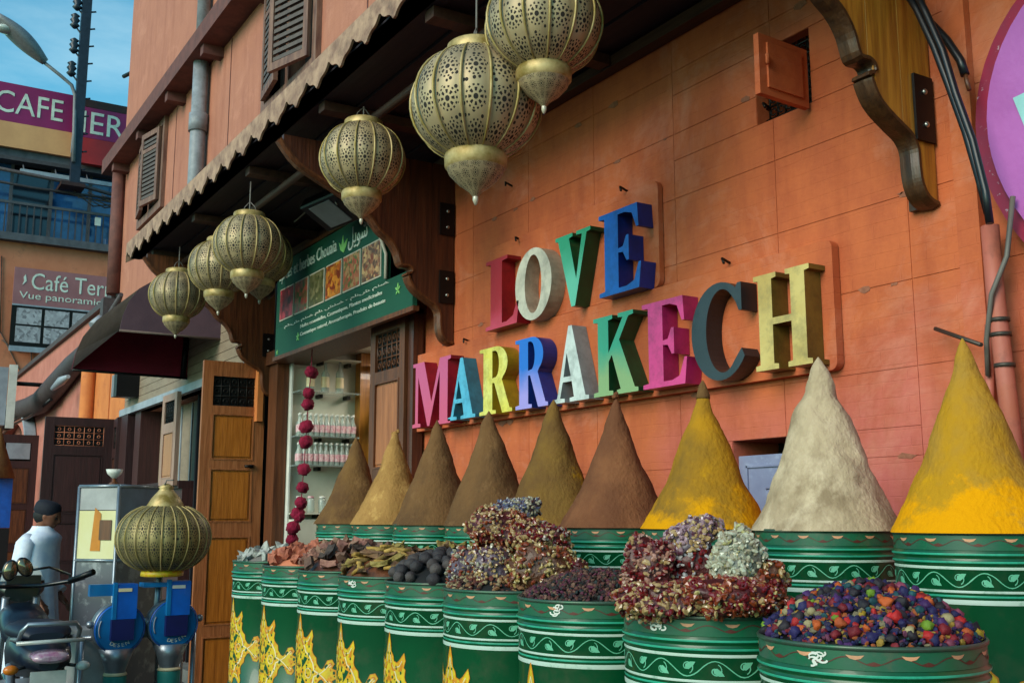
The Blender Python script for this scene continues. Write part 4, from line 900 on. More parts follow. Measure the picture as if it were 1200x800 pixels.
# big yellow ornament facing the street (-Y)
S0 = -PI/2*RB; zc_ = -.42
half = [(0, .225), (.012, .19), (.018, .165), (.032, .15), (.036, .135), (.055, .13), (.07, .14), (.092, .165), (.098, .14), (.09, .118), (.108, .112), (.104, .09), (.098, .078), (.116, .07), (.13, .06), (.134, .04), (.15, .022), (.165, .018), (.178, .032), (.19, .052), (.212, .056), (.224, .04), (.212, .024), (.228, .016), (.242, .02), (.25, .008), (.275, 0)]
KX = .86; half = [(x*KX if x > .1 else x*.95, z*1.08) for x, z in half]
full = [(x, z) for x, z in half]+[(x, -z) for x, z in half[::-1][1:]]+[(-x, -z) for x, z in half[1:]]+[(-x, z) for x, z in half[::-1][1:-1]]
for q in range(2):                                   # two ornaments, street side and wall side
    s0 = S0+q*PI*RB
    o1 = bmesh.new(); blot(o1, [(s0+x, zc_+z) for x, z in full], .0012); obj('yellow_ornament', o1, 'yellow', BR)
    o2 = bmesh.new(); o3 = bmesh.new(); o4 = bmesh.new(); rn_ = random.Random(5)
    def inside(x, z):
        c = False
        for (xa, za), (xb, zb5) in zip(full, full[1:]+full[:1]):
            if (za > z) != (zb5 > z) and x < (xb-xa)*(z-za)/(zb5-za)+xa: c = not c
        return c
    strip(o3, [(s0+x, zc_+z) for x, z in full+full[:1]], .0035, .0016)
    for k in range(150):
        x, z = rn_.uniform(0, .2), rn_.uniform(-.19, .19)
        if inside(x+.012, z) and inside(x, z+.01) and inside(x, z-.01):
            tgt = rn_.choice((o3, o4, o4)); r_ = rn_.uniform(.0025, .0055)
            for sx in (1, -1): blot(tgt, [(s0+sx*(x+r_*math.cos(i*PI/2.5)), zc_+z+r_*1.5*math.sin(i*PI/2.5)) for i in range(5)], .0017)
    for sx in (1, -1):
        T_ = lambda pts: [(s0+sx*x*KX, zc_+z) for x, z in pts]
        for sz in (1, -1):
            T2 = lambda pts: [(s0+sx*x*KX, zc_+sz*z) for x, z in pts]
            strip(o2, T2([(.0, .205), (.02, .14), (.052, .105), (.062, .085), (.09, .07), (.112, .04), (.12, .012), (.15, .0)]), [.003, .005, .006, .006, .007, .007, .006, .005], .0018)
            strip(o2, T2([(.15, 0), (.17, .012), (.19, .03), (.204, .043), (.21, .035), (.2, .028)]), .004, .0018)
            strip(o2, T2([(.05, .125), (.075, .13), (.09, .15)]), .003, .0018)
            blot(o3, T2([(.02, .15), (.034, .125), (.05, .112), (.03, .112), (.018, .128)]), .0018)
            blot(o3, T2([(.07, .112), (.09, .115), (.094, .145), (.08, .13)]), .0018)
            blot(o3, T2([(.195, .047), (.21, .05), (.216, .04), (.206, .036)]), .0018)
            for (cx, cz, r_) in ((.012, .17, .005), (.03, .09, .006), (.018, .06, .007), (.045, .045, .006), (.07, .03, .005), (.015, .025, .006), (.085, .055, .005), (.06, .075, .005), (.17, .03, .004)):
                blot(o4, T2([(cx+r_*math.cos(i*PI/3), cz+r_*math.sin(i*PI/3)) for i in range(6)]), .0018)
            blot(o4, T2([(.03, .015), (.055, .035), (.075, .06), (.052, .066), (.034, .04)]), .0017)
        strip(o2, T_([(.082+.02*math.cos(i*.45), .02*math.sin(i*.45)) for i in range(15)]), .003, .002)
        blot(o3, T_([(.245, .0), (.255, .006), (.27, 0), (.255, -.006)]), .0018)
    obj('cream_outline', o2, 'cream', BR)['kind'] = 'stuff'; obj('ochre_petals', o3, 'ochre', BR)['kind'] = 'stuff'; obj('green_gaps', o4, 'green', BR)['kind'] = 'stuff'
def sticker(parent, ang, R=RB, sc=1.):
    bm = bmesh.new(); random.seed(int(ang*100)); s0 = ang*R
    for k in range(9):
        x0, z0 = s0+random.uniform(-.018, .018), -.026+random.uniform(-.012, .012); a0 = random.uniform(0, 6)
        strip(bm, [(x0+.009*math.cos(a0+i*.5), z0+.009*math.sin(a0+i*.5)*(.6)) for i in range(7)], .0035, .003)
    o = obj('white_emblem', bm, 'white', parent); o['kind'] = 'stuff'
front = []; back = []
FL = ['farthest front barrel, at the left end, holding pale crystals', 'green barrel of salmon pink roots, second from the left end', 'green barrel of brown and pink bark chips, third from the left', 'green barrel heaped with yellow sticks, left of the dark round fruit', 'green barrel holding dark grey round dried limes', 'green barrel under the bluish and silver wrapped nougat bundles', 'green barrel of dark mixed petals with white emblem near its rim', 'green barrel topped by red and cream wrapped nougat, second nearest', 'nearest green barrel, filled with multicoloured dried flower balls']
BL = ['back row barrel farthest away under a plain brown cone', 'back row barrel under the tan cone beside the doorway', 'back row barrel under the third brown cone from the left', 'back row barrel under the brown cone below the yellow letter R', 'back row barrel under the mustard brown cone behind the wrapped bundles', 'back row barrel under the wide reddish brown cone', 'back row barrel under the dark tipped yellow cone', 'back row barrel under the chalky white cone', 'nearest back row barrel under the tall golden yellow cone']
fx = [-5.03, -4.6, -4.155, -3.73, -3.315, -2.89, -2.45, -1.97, -1.515]
bxs = [-5.55, -5.045, -4.565, -4.045, -3.56, -3.14, -2.665, -2.153, -1.665]
for i in range(9):
    t = BR if i == 0 else copy_tree(BR); t['label'] = FL[i]; t.location = (fx[i], 1.8, FZ[i]); t.scale = (1, 1, .93); front.append(t)
    t.rotation_euler.z = random.uniform(-.05, .05)
    t = copy_tree(BR); t['label'] = BL[i]; t.location = (bxs[i], 2.4, 1.565); t.scale = (.91, .91, .915*1.0); t.rotation_euler.z = random.uniform(-.08, .08)+(.12 if i == 8 else 0); back.append(t)
for t in front+back:
    for c in t.children:
        if c.name.split('.')[0] in ('body', 'top_band', 'rim', 'vine_scroll', 'crescents', 'dark_wave', 'teal_stripe', 'white_stripe'): c.rotation_euler.z = random.uniform(0, 6.28)
for i, a in ((3, -1.25), (6, -1.12), (7, -1.35), (8, -1.33)): sticker(front[i], a)

# ------------------------------------------------------------------ spice cones
CM = {
 'brown': cone_mat('brown_spice', '70502f', '5c402a', '7c5a38'), 'tan': cone_mat('tan_spice', 'a07644', '845e34', 'bb9055', 7), 'brown2': cone_mat('cumin_brown_spice', '6c4c30', '593f2a', '765538'),
 'redbrown': cone_mat('reddish_brown_spice', '7c4e34', '68402c', '92603c', 6, dramp=(.6, .75)), 'mustard': cone_mat('mustard_brown_spice', '76562a', '634628', '9a7018', 5, dramp=(.56, .66)),
 'gold': cone_mat('golden_spice', 'a8761a', '7c5a24', 'bd860e', 3.4, dramp=(.56, .7)), 'white': cone_mat('chalky_spice', 'b49c80', '8a745c', 'c8b094', 5, dramp=(.5, .7)), 'yellow': cone_mat('turmeric_spice', 'ae7c1a', '96723a', 'c48c10', 2.6, dramp=(.6, .72))}
powder_foot(CM['gold'], 'cc8a08', .02, .13); powder_foot(CM['yellow'], 'd68e04', .03, .11)
CL = [('brown', 'plain brown spice cone farthest left, in front of the bottle shelves', 0), ('tan', 'tan yellowish spice cone with a knobbly tip beside the door leaf', 0), ('brown2', 'tall slim brown spice cone third from the left, below letter M', 0), ('brown2', 'brown spice cone below the yellow letter R, with sharp tip', 0), ('mustard', 'mustard brown spice cone behind the stacked nougat bundles', 0), ('redbrown', 'wide reddish brown spice cone with ragged crumbling tip', 0), ('gold', 'golden yellow spice cone with a dark brown tip', 1), ('white', 'chalky white spice cone with cracked surface below letter H', 2), ('yellow', 'tallest turmeric yellow spice cone at the right edge', 0)]
apex = [2.045, 2.04, 2.068, 2.066, 2.072, 2.045, 2.035, 2.066, 2.052]
dxa = [.1, .05, .1, .1, -.1, .05, .05, .0, .05]
for i, (mk, lab, sp_) in enumerate(CL):
    H = apex[i]-1.562; R = .212; bm = bmesh.new(); NR, NA = 40, 56; rings = []
    pw = (1.0, 1.0, 1.0, .95, .95, 1.15, 1.05, .9, 1.08)[i]
    for j in range(NR+1):
        t = j/NR; r = R*(.035*min(1, t*12)+.85*t**pw+.115*t**5); r = max(r, .0001)
        if i == 1: r += .012*math.exp(-((t-.03)/.02)**2)
        if i == 6 and t < .07: r *= 1.15
        ring = []
        for k in range(NA):
            a = 2*PI*k/NA; p = Vector((r*math.cos(a), r*math.sin(a), H*(1-t)))
            q = noise.noise(p*9+Vector((i*7, 0, 0)))*.011+noise.noise(p*30+Vector((i*3, 1, 0)))*.0035+noise.noise(p*80)*.0013
            if i == 7: q += max(0, noise.noise(p*14+Vector((3, 3, 0)))-.1)*-.022
            q *= min(1, t*6+.15); lean = (1-t)*dxa[i]*.12
            ring.append(bm.verts.new((p.x+q*math.cos(a)+lean, p.y+q*math.sin(a), p.z)))
        rings.append(ring)
    for a_, b_ in zip(rings, rings[1:]):
        for k in range(NA): f = bm.faces.new((a_[k], b_[k], b_[(k+1) % NA], a_[(k+1) % NA])); f.smooth = True
    bmesh.ops.recalc_face_normals(bm, faces=bm.faces)
    o = obj('spice_cone', bm, CM[mk], loc=(bxs[i], 2.4, 1.562), rz=i*1.3); tag(o, lab, 'spice cone', 'tall cones of ground spice')
    if sp_ == 1: pass
    if i == 6:
        tp = lathe([(.024, 0), (.023, .012), (.017, .03), (.011, .045), (.004, .06), (.001, .063)], 14, uvs=False)
        for v_ in tp.verts: v_.co += Vector(noise.noise_vector(v_.co*60))*.003
        k_ = obj('dark_tip', tp, CM['brown'], o); k_.location = (dxa[6]*.12, 0, H-.045)
    if i in (1, 5):
        for q in range(5):
            k_ = obj('tip_crumb', ball((0, 0, 0), .009, 1, rough=.4, seed=q), CM[mk], o); k_.location = (dxa[i]*.12+random.uniform(-.014, .014), random.uniform(-.014, .014), H+random.uniform(-.01, .008))

# ------------------------------------------------------------------ contents of the front barrels
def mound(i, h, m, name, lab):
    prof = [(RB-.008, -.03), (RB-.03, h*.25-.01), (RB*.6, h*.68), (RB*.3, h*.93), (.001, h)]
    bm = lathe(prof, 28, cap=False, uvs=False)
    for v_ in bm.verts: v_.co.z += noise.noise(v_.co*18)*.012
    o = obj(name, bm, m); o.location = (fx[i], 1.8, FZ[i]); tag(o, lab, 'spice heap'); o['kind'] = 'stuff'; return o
def hz(r, h): # height of the mound surface
    t = r/RB; return h*(1-t**2.2)-.01*t
def scatter(i, meshes, n, h, lab, name, cat, group, rmax=.95, lift=.006, flat=.5, szr=(.85, 1.2), seed=0, over=0):
    """copies of the given pieces laid over the mound of barrel i; each is a thing"""
    rnd = random.Random(100+i+seed)
    for k in range(n):
        a = k*2.39996+rnd.uniform(-.2, .2); r = RB*rmax*math.sqrt((k+.5)/n)
        src = meshes[rnd.randrange(len(meshes))]; me, lb = src if isinstance(src, tuple) else (src, lab)
        o = bpy.data.objects.new(name, me); COL.objects.link(o); s = rnd.uniform(*szr)
        o.location = (fx[i]+r*math.cos(a), 1.8+r*math.sin(a), FZ[i]+hz(r, h)+lift+rnd.uniform(0, over)); o.scale = (s, s, s)
        o.rotation_euler = (rnd.uniform(-flat, flat), rnd.uniform(-flat, flat), rnd.uniform(0, 6.28)); tag(o, lb, cat, group)
def mesh_of(bm, m, name='piece'):
    me = bpy.data.meshes.new(name); bm.to_mesh(me); bm.free(); me.materials.append(M[m] if isinstance(m, str) else m); return me
def shard(l, w_, h_, seed):
    rnd = random.Random(seed); bm = box(-l/2, l/2, -w_/2, w_/2, -h_/2, h_); bmesh.ops.subdivide_edges(bm, edges=bm.edges[:], cuts=1, use_grid_fill=True)
    for v_ in bm.verts:
        v_.co += Vector((rnd.uniform(-1, 1)*l*.1, rnd.uniform(-1, 1)*w_*.22, rnd.uniform(-1, 1)*h_*.35)); v_.co.z += (v_.co.x/l)**2*h_*1.6
    return bm
def stick(l, r, seed):
    rnd = random.Random(seed); return tube([(-l/2, rnd.uniform(-.006, .006), 0), (-l/6, rnd.uniform(-.006, .006), rnd.uniform(0, .006)), (l/6, rnd.uniform(-.006, .006), rnd.uniform(0, .006)), (l/2, rnd.uniform(-.006, .006), 0)], [r*.7, r, r*.9, r*.6], 6)
def pm(n_, c, c2=None, r=.75): return mat(n_, c, r, col2=c2, scale=25, bump=.5, bscale=60)
salm = [mesh_of(shard(.055, .03, .02, s), pm('salmon_root', 'b5674c', '8c4a38')) for s in range(4)]
bark = [mesh_of(shard(.06, .035, .014, s+9), pm('bark_chip', c, d)) for s, (c, d) in enumerate((('6a4a3c', '4a3228'), ('8c5c50', '6a443c'), ('4a3a34', '30241f'), ('94705c', '70523f'), ('a0705e', '7c4c44')))]
yel = [mesh_of(stick(.09, .009, s), pm('yellow_stick', c, d)) for s, (c, d) in enumerate((('a8823a', '7c5c24'), ('b8924a', '8c6c34'), ('7c6030', '5a4420')))]+[mesh_of(shard(.06, .03, .01, 40+s), pm('dry_leaf_chip', c, d)) for s, (c, d) in enumerate((('9c8444', '6c5a2c'), ('8c6444', '5c4434')))]
whi = [mesh_of(shard(.045, .03, .022, s+20), pm('pale_crystal', 'a7a49c', '8c8a84', .4)) for s in range(3)]
lime = [mesh_of(ball((0, 0, 0), .024, 2, (1, 1, .93), .14, 2.5, s), pm('black_lime', c, d)) for s, (c, d) in enumerate((('2b2526', '3b3334'), ('352c2c', '4a403e'), ('231d20', '322b2e')))]
mound(0, .03, 'stone', 'crystal_heap', 'pale crystals filling the farthest front barrel')
scatter(0, whi, 26, .035, 'pale white crystal lump in the farthest front barrel', 'crystal', 'crystal', 'pale crystals in the farthest barrel')
mound(1, .05, 'cafeor', 'root_heap', 'salmon pink roots heaped in the second barrel from the left')
scatter(1, salm, 44, .055, 'salmon pink dried root in the second barrel from the left', 'dried_root', 'root', 'salmon dried roots', over=.012)
mound(2, .08, 'redwood', 'bark_heap', 'brown bark chips heaped in the third barrel from the left')
scatter(2, bark, 62, .085, 'curled brown bark chip in the third barrel from the left', 'bark_chip', 'bark', 'brown bark chips', over=.02, flat=.8)
mound(3, .075, 'frame', 'stick_heap', 'yellow sticks heaped in the fourth barrel from the left')
scatter(3, yel, 66, .08, 'dry yellow stick in the barrel left of the dark limes', 'dried_stick', 'stick', 'yellow dried sticks', over=.02, flat=.45)
mound(4, .07, 'dark', 'lime_heap', 'dark limes heaped in the middle barrel')
scatter(4, lime, 74, .085, 'dark grey dried lime ball in the middle front barrel', 'dried_lime', 'dried lime', 'dark dried limes', szr=(.8, 1.15), over=.01)
for k in range(9):
    rnd = random.Random(k+60); o = bpy.data.objects.new('curled_leaf', yel[3+k % 2]); COL.objects.link(o); o.location = (fx[4]-.06+rnd.uniform(-.09, .1), 1.84+rnd.uniform(-.06, .08), FZ[4]+.105); o.rotation_euler = (rnd.uniform(-.5, .5), .3, k); tag(o, 'dry curled leaf lying on the dark limes', 'leaf', 'curled leaves on the dark limes')
# potpourri: little crumpled flower balls
def flower(c, c2, seed, r=.0102):
    return mesh_of(ball((0, 0, 0), r, 2, (1, 1, .85), .6, 2.6, seed), pm('dyed_flower', c, c2, .7))
PC = [('navy blue', '14123c', '241a50', 6), ('dark violet', '2c1240', '43205a', 5), ('dark red', '7a0f1c', '4c0a14', 4), ('scarlet', 'b81c1c', '7c1414', 2), ('orange', 'b8521a', '8c3a14', 3), ('yellow', 'b8941c', '8a6c18', 2), ('lime green', '6c8a20', '4c6418', 1), ('dusty pink', '8c3c54', '5c2a3c', 3), ('teal', '124850', '0e3038', 3), ('cream', '9c8c64', '786a4c', 2), ('near black', '15101a', '241a22', 6)]
pool = []
for ci, (cn, c, c2, wgt) in enumerate(PC):
    ms_ = [flower(c, c2, ci*5+q) for q in range(2)]
    for q in range(wgt): pool.append((ms_[q % 2], '%s dried flower ball heaped in the nearest green barrel' % cn))
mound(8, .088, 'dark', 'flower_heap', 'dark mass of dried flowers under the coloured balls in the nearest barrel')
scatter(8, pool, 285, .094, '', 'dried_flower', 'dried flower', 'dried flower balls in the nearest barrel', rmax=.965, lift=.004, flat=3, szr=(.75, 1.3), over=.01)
_ib = bmesh.new(); bmesh.ops.create_icosphere(_ib, subdivisions=1, radius=1); _ib.verts.ensure_lookup_table(); _iv = [v_.co.copy() for v_ in _ib.verts]; _if = [tuple(v_.index for v_ in f.verts) for f in _ib.faces]; _ib.free()
class Bits:
    def __init__(s): s.v = []; s.f = []; s.m = []
    def add(s, mtx, mi):
        n = len(s.v); s.v.extend([tuple(mtx @ v_) for v_ in _iv]); s.f.extend([(a+n, b+n, c+n) for a, b, c in _if]); s.m.extend([mi]*len(_if))
    def obj(s, name, mats, parent=None):
        me = bpy.data.meshes.new(name); me.from_pydata(s.v, [], s.f)
        for m_ in mats: me.materials.append(m_)
        me.polygons.foreach_set('material_index', s.m); me.update()
        o = bpy.data.objects.new(name, me); COL.objects.link(o); o.parent = parent; return o
# tiny filler between the balls and on the dark petal barrel: uncountable bits
def bits(i, n, h, r, cols_, name, lab, seed=1, rmax=.97, cat='petals'):
    rnd = random.Random(seed); bm = Bits(); mats = [pm('petal_bit', c) for c in cols_]
    for k in range(n):
        a = rnd.uniform(0, 6.283); q = RB*rmax*math.sqrt(rnd.random()); s = r*rnd.uniform(.6, 1.3)
        mtx = Matrix.Translation((q*math.cos(a), q*math.sin(a), hz(q, h)+rnd.uniform(0, .008))) @ Matrix.Rotation(rnd.uniform(0, 6), 4, (rnd.random(), rnd.random(), .3)) @ Matrix.Diagonal((s, s*.8, s*.5, 1))
        bm.add(mtx, rnd.randrange(len(mats)))
    o = bm.obj(name, mats); o.location = (fx[i], 1.8, FZ[i]); o['kind'] = 'stuff'; tag(o, lab, cat); return o
bits(8, 3200, .093, .0078, ['1c1a50', '741824', '94481c', '3c1850', '18434a', '8c6c24', '642f48', '20183a', '70644c', '14123c', '1c1630'], 'petal_bits', 'tiny broken petals between the coloured flower balls in the nearest barrel', 3)
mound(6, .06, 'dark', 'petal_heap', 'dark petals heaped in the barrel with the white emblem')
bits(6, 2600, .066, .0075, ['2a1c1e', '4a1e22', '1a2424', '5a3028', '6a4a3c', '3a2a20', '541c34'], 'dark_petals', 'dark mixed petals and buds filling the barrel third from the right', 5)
mound(5, .05, 'dark', 'nut_heap', 'dark nut pieces filling the sixth barrel'); bits(5, 900, .055, .009, ['5a2418', '7c5434', '8c7858', '3a1a14'], 'nut_pieces', 'loose nut pieces under the bundles on the sixth barrel', 6, cat='nuts')
mound(7, .05, 'dark', 'nougat_crumb_heap', 'dark nougat crumbs filling the eighth barrel'); bits(7, 1500, .07, .009, ['6a2018', '8c6a44', '9c8c6c', '4a1a18', '8c2420'], 'nougat_crumbs', 'red and cream nougat crumbs on the second nearest barrel', 7, cat='nuts')

# wrapped nougat bundles: glossy core, nut chips, thin crinkled wrapping
GL = mat('cellophane', 'd8d8e0', .08, alpha=.16, spec=.9)
def bundle(px, py, wpx, hpx, Y, tilt, core, chips, lab, wrap=None, depth=.8, seed=0, n=360, cs=.0104):
    p = on_y(px, py, Y); Zd = (p-CAMP).dot(FW); w_ = wpx*Zd/FPX/2; h_ = hpx*Zd/FPX/2; w_ *= 1.14; h_ *= 1.14; rnd = random.Random(seed)
    t = thing('nougat_bundle', lab, 'nougat', p-Vector((0, 0, h_)), group='wrapped nougat bundles on the barrels')
    rt = Matrix.Rotation(YAW-PI/2, 4, 'Z')       # long side across the street view
    rt = Matrix.Rotation(math.atan2(RT.y, RT.x), 4, 'Z') @ Matrix.Rotation(tilt, 4, 'Y')
    def P(v_):  # super-ellipsoid
        k = 1+noise.noise(v_*1.9+Vector((seed*5, 0, 0)))*.42; f = 1/max(abs(v_.x)**3+abs(v_.y)**3+abs(v_.z)**3, 1e-6)**(1/3)
        f = 1+(f-1)*.55; return Vector((v_.x*w_, v_.y*w_*depth, v_.z*h_))*k*f*.9
    off = Vector((0, 0, h_))
    bm = bmesh.new(); bmesh.ops.create_icosphere(bm, subdivisions=3, radius=1)
    for v_ in bm.verts: v_.co = (rt @ P(v_.co.copy()))+off
    smooth(bm); obj('nougat', bm, core, t)
    bm = Bits(); ms_ = [chip_mat(c) for c in chips]
    for k in range(int(n*2.4)):
        z = rnd.uniform(-1, 1); a = rnd.uniform(0, 6.283); d = Vector((math.sqrt(1-z*z)*math.cos(a), math.sqrt(1-z*z)*math.sin(a), z))
        q = (rt @ (P(d)*rnd.uniform(.98, 1.04)))+off; s = cs*rnd.uniform(.6, 1.25)
        mtx = Matrix.Translation(q) @ Matrix.Rotation(rnd.uniform(0, 6), 4, (rnd.random(), rnd.random(), rnd.random()+.01)) @ Matrix.Diagonal((s, s*.62, s*.42, 1))
        # chips keep together in patches of one kind
        mi = int((noise.noise(d*2.2+Vector((seed, 2, 0)))*.5+.5+rnd.uniform(-.25, .25))*len(ms_)) % len(ms_)
        bm.add(mtx, mi)
    bm.obj('nut_chips', ms_, t)['kind'] = 'stuff'
    if wrap:
        bm = bmesh.new(); bmesh.ops.create_icosphere(bm, subdivisions=3, radius=1)
        for v_ in bm.verts:
            d = v_.co.copy(); k = 1.1+abs(noise.noise(d*5+Vector((seed, 0, 0))))*.14; v_.co = (rt @ (P(d)*k))+off
        obj('wrapping', bm, GL, t)
_cm = {}
def chip_mat(c):
    if c not in _cm: _cm[c] = mat('nut_chip', c, .28, coat=.7, scale=30)
    return _cm[c]
core_r = mat('dark_red_nougat', '4c1616', .5, coat=.2, scale=40, bump=.8, bscale=70); core_b = mat('brown_nougat', '5a3420', .5, coat=.2, scale=40, bump=.8, bscale=70); core_p = mat('purple_nougat', '54404c', .45, coat=.3, scale=40, bump=.8, bscale=70); core_w = mat('grey_nougat', '7c786c', .45, coat=.3, scale=40, bump=.8, bscale=70)
cream_, sil, red_, org, pur, blu = 'a88658', 'a0947c', '6c0f12', '84381a', '5c3440', '5c5a74'
bundle(590, 622, 74, 46, 1.84, .12, core_r, [cream_, org, cream_, red_], 'orange and cream nut bundle at the top left of the stack', None, seed=1)
bundle(598, 600, 62, 26, 1.9, -.18, core_p, [sil, blu, sil, pur], 'bluish silver wrapped bundle lying on top of the stack', None, seed=2)
bundle(630, 630, 66, 32, 1.9, .05, core_r, [red_, cream_, red_, 'a08c84'], 'dark red nut bundle behind the stack, right of the top ones', None, seed=3)
bundle(546, 668, 38, 46, 1.72, .25, core_p, [blu, sil, org, cream_], 'small bluish bundle at the left foot of the stack', None, seed=4, n=160)
bundle(577, 667, 40, 50, 1.70, -.12, core_p, [sil, pur, cream_, pur], 'upright purple and silver bundle standing at the front of the stack', None, seed=5, n=180)
bundle(634, 668, 76, 52, 1.80, .14, core_b, [cream_, 'a88c54', org, '6c3c24'], 'wide brown bundle with golden nuts right of the purple one', None, seed=6, n=300)
bundle(668, 672, 46, 34, 1.88, .3, core_r, [red_, '5c2c28', cream_], 'dark crumbly bundle sinking into the dark petals', None, seed=16, n=160)
bundle(762, 668, 54, 66, 1.74, .1, core_r, [cream_, red_, 'a07060', red_, red_], 'tall red and cream bundle at the left of the eighth barrel', None, seed=7, n=320)
bundle(812, 628, 66, 34, 1.86, -.55, core_p, [pur, 'a08088', cream_, pur], 'tilted dusty purple roll on top of the eighth barrel', None, seed=8)
bundle(816, 665, 70, 54, 1.86, .1, core_r, [red_, 'a8a0a0', red_, cream_], 'dark red bundle in the middle behind the silver one', None, seed=9, n=280)
bundle(862, 655, 50, 70, 1.76, .22, core_w, [sil, 'b4b09a', sil, 'a89c68'], 'upright silver white nut bundle at the right of the eighth barrel', None, seed=10, n=340)
bundle(893, 684, 50, 46, 1.82, .3, core_b, [cream_, org, red_], 'brown and cream bundle at the right edge of the eighth barrel', None, seed=11, n=200)
bundle(790, 704, 122, 36, 1.64, .0, core_r, [cream_, red_, cream_, org], 'wide low cream and red nut bundle along the eighth barrel rim', None, seed=12, n=460)
bundle(856, 700, 88, 38, 1.68, .0, core_r, ['b8a060', red_, org, cream_], 'low golden and red nut bundle under the silver bundle', None, seed=13, n=340)

# ================================================================== LEFT SIDE OF THE STREET
def door_leaf(name, label, w_, h_, loc, rz, mf, mp, latt=None, rows=((.1, .42), (.5, .72), (.76, .92)), lat_rows=(), handle=None, th=.045, cols=1, m=.11, mlat='iron'):
    """leaf in its own x-z plane, hinge edge at x=0; faces -Y locally"""
    t = thing(name, label, 'door', loc, rz)
    fr = bmesh.new(); add_box(fr, 0, m, -th/2, th/2, 0, h_); add_box(fr, w_-m, w_, -th/2, th/2, 0, h_)
    zs = sorted([r for r in list(rows)+list(lat_rows)]); edges = [0]+[v_*h_ for r in zs for v_ in r]+[h_]
    for a, b in zip(edges[::2], edges[1::2]): add_box(fr, m, w_-m, -th/2+.0005, th/2-.0005, a, b)
    obj('door_frame', fr, mf, t)
    for a, b in rows:
        z0, z1 = a*h_, b*h_; pb = bmesh.new(); add_box(pb, m, w_-m, -.008, .008, z0, z1)
        i = bmesh.new()
        g_ = .03; add_box(pb, m+g_, w_-m-g_, -th/2+.004, th/2-.004, z0+g_, z1-g_)
        i.free(); bevel(pb, .004); obj('panel', pb, mp, t)
        bd = bmesh.new()
        for x0, x1, y0, y1 in ((m, m+.012, z0, z1), (w_-m-.012, w_-m, z0, z1), (m+.012, w_-m-.012, z0, z0+.012), (m+.012, w_-m-.012, z1-.012, z1)): add_box(bd, x0, x1, -th/2-.004, -th/2+.012, y0, y1)
        obj('moulding', bd, mf, t)
    for a, b in lat_rows:
        z0, z1 = a*h_, b*h_; obj('dark_backing', box(m, w_-m, .004, .012, z0, z1), 'dark', t)
        lt = bmesh.new(); nx = 5; nz_ = max(3, int((z1-z0)/((w_-2*m)/nx)))
        for k in range(nx+1): x = m+(w_-2*m)*k/nx; add_tube(lt, [(x, -.004, z0), (x, -.004, z1)], .005, 5)
        for k in range(nz_+1):
            z = z0+(z1-z0)*k/nz_; add_tube(lt, [(m, -.004, z), (w_-m, -.004, z)], .005, 5)
            if k < nz_:
                for j in range(nx):
                    cx, cz = m+(w_-2*m)*(j+.5)/nx, z+(z1-z0)/nz_/2; add_tube(lt, [(cx+.018*math.cos(q*PI/4), -.006, cz+.018*math.sin(q*PI/4)) for q in range(9)], .0045, 4, False)
        obj('lattice', lt, mlat, t)
    if handle: hb = tube([(handle[0]-.03, -.05, handle[1]), (handle[0]+.03, -.05, handle[1]), (handle[0]+.03, -.02, handle[1])], .012, 8); add_lathe(hb, [(.001, 0), (.022, .003), (.022, .03)], 12, (handle[0]+.03, -.03, handle[1]-.015)); obj('handle', hb, 'iron', t)
    return t
# light leaf of the spice shop, opened into the street (its face turned to +X)
door_leaf('open_door_leaf', 'light varnished wooden door leaf standing open, with dark lattice window at its top', .53, 2.86, (-8.86, 2.44, .04), PI/2-.04, 'door', 'doorpanel', rows=((.03, .21), (.24, .49), (.53, .685), (.71, .845)), lat_rows=((.868, .955),), handle=(.4, 1.98), m=.085)
# lattice leaf folded on the wall right of the doorway
door_leaf('folded_door_leaf', 'brown door leaf with reddish lattice folded against the wall beside the letter M', .52, 2.83, (-6.5, 2.93, .04), 0, 'frame', 'door', rows=((.03, .3), (.36, .62), (.66, .86)), lat_rows=((.885, .975),), m=.075, mlat='redwood2')
obj('dark_jamb', box(-5.97, -5.9, 2.93, 3.0, 0, 2.9, .004), 'redwood', B, True)
# next unit
door_leaf('pale_shutter_leaf', 'narrow pale pink shutter leaf with small lattice, above the display case', .62, 1.0, (-12.1, 2.92, 1.93), 0, 'paledoor', 'palepanel', rows=((.08, .58),), lat_rows=((.68, .92),), m=.1)
door_leaf('maroon_door_leaf', 'wide maroon door leaf standing open behind the man in white', .86, 2.86, (-15.0, 2.1, .04), PI/2, 'darkdoor', 'darkpanel', rows=((.03, .3), (.34, .52), (.56, .83)), lat_rows=((.87, .96),), m=.12, mlat='cafeor')
door_leaf('narrow_maroon_leaf', 'narrow maroon leaf folded beside the wide maroon door', .5, 2.85, (-15.0, 2.98, .04), -.1, 'darkdoor', 'redwood', rows=((.03, .5), (.55, .82)), lat_rows=((.86, .96),), m=.1)
door_leaf('glazed_red_leaf', 'reddish brown door leaf with small pale pane at far left, behind the man', .7, 3.1, (-22.1, 2.3, .04), PI/2-.05, 'darkdoor', 'redwood2', rows=((.03, .3), (.34, .55), (.58, .8)), lat_rows=((.84, .95),), m=.12)
obj('small_pane', box(-22.06, -22.05, 2.44, 2.86, 2.68, 2.98), 'lintel', None)
bpy.data.objects['small_pane'].parent = None; o = bpy.data.objects['small_pane']; pr_ = bpy.data.objects['glazed_red_leaf']; o.parent = pr_; o.matrix_parent_inverse = (Matrix.Translation(pr_.location) @ Matrix.Rotation(pr_.rotation_euler.z, 4, 'Z')).inverted()

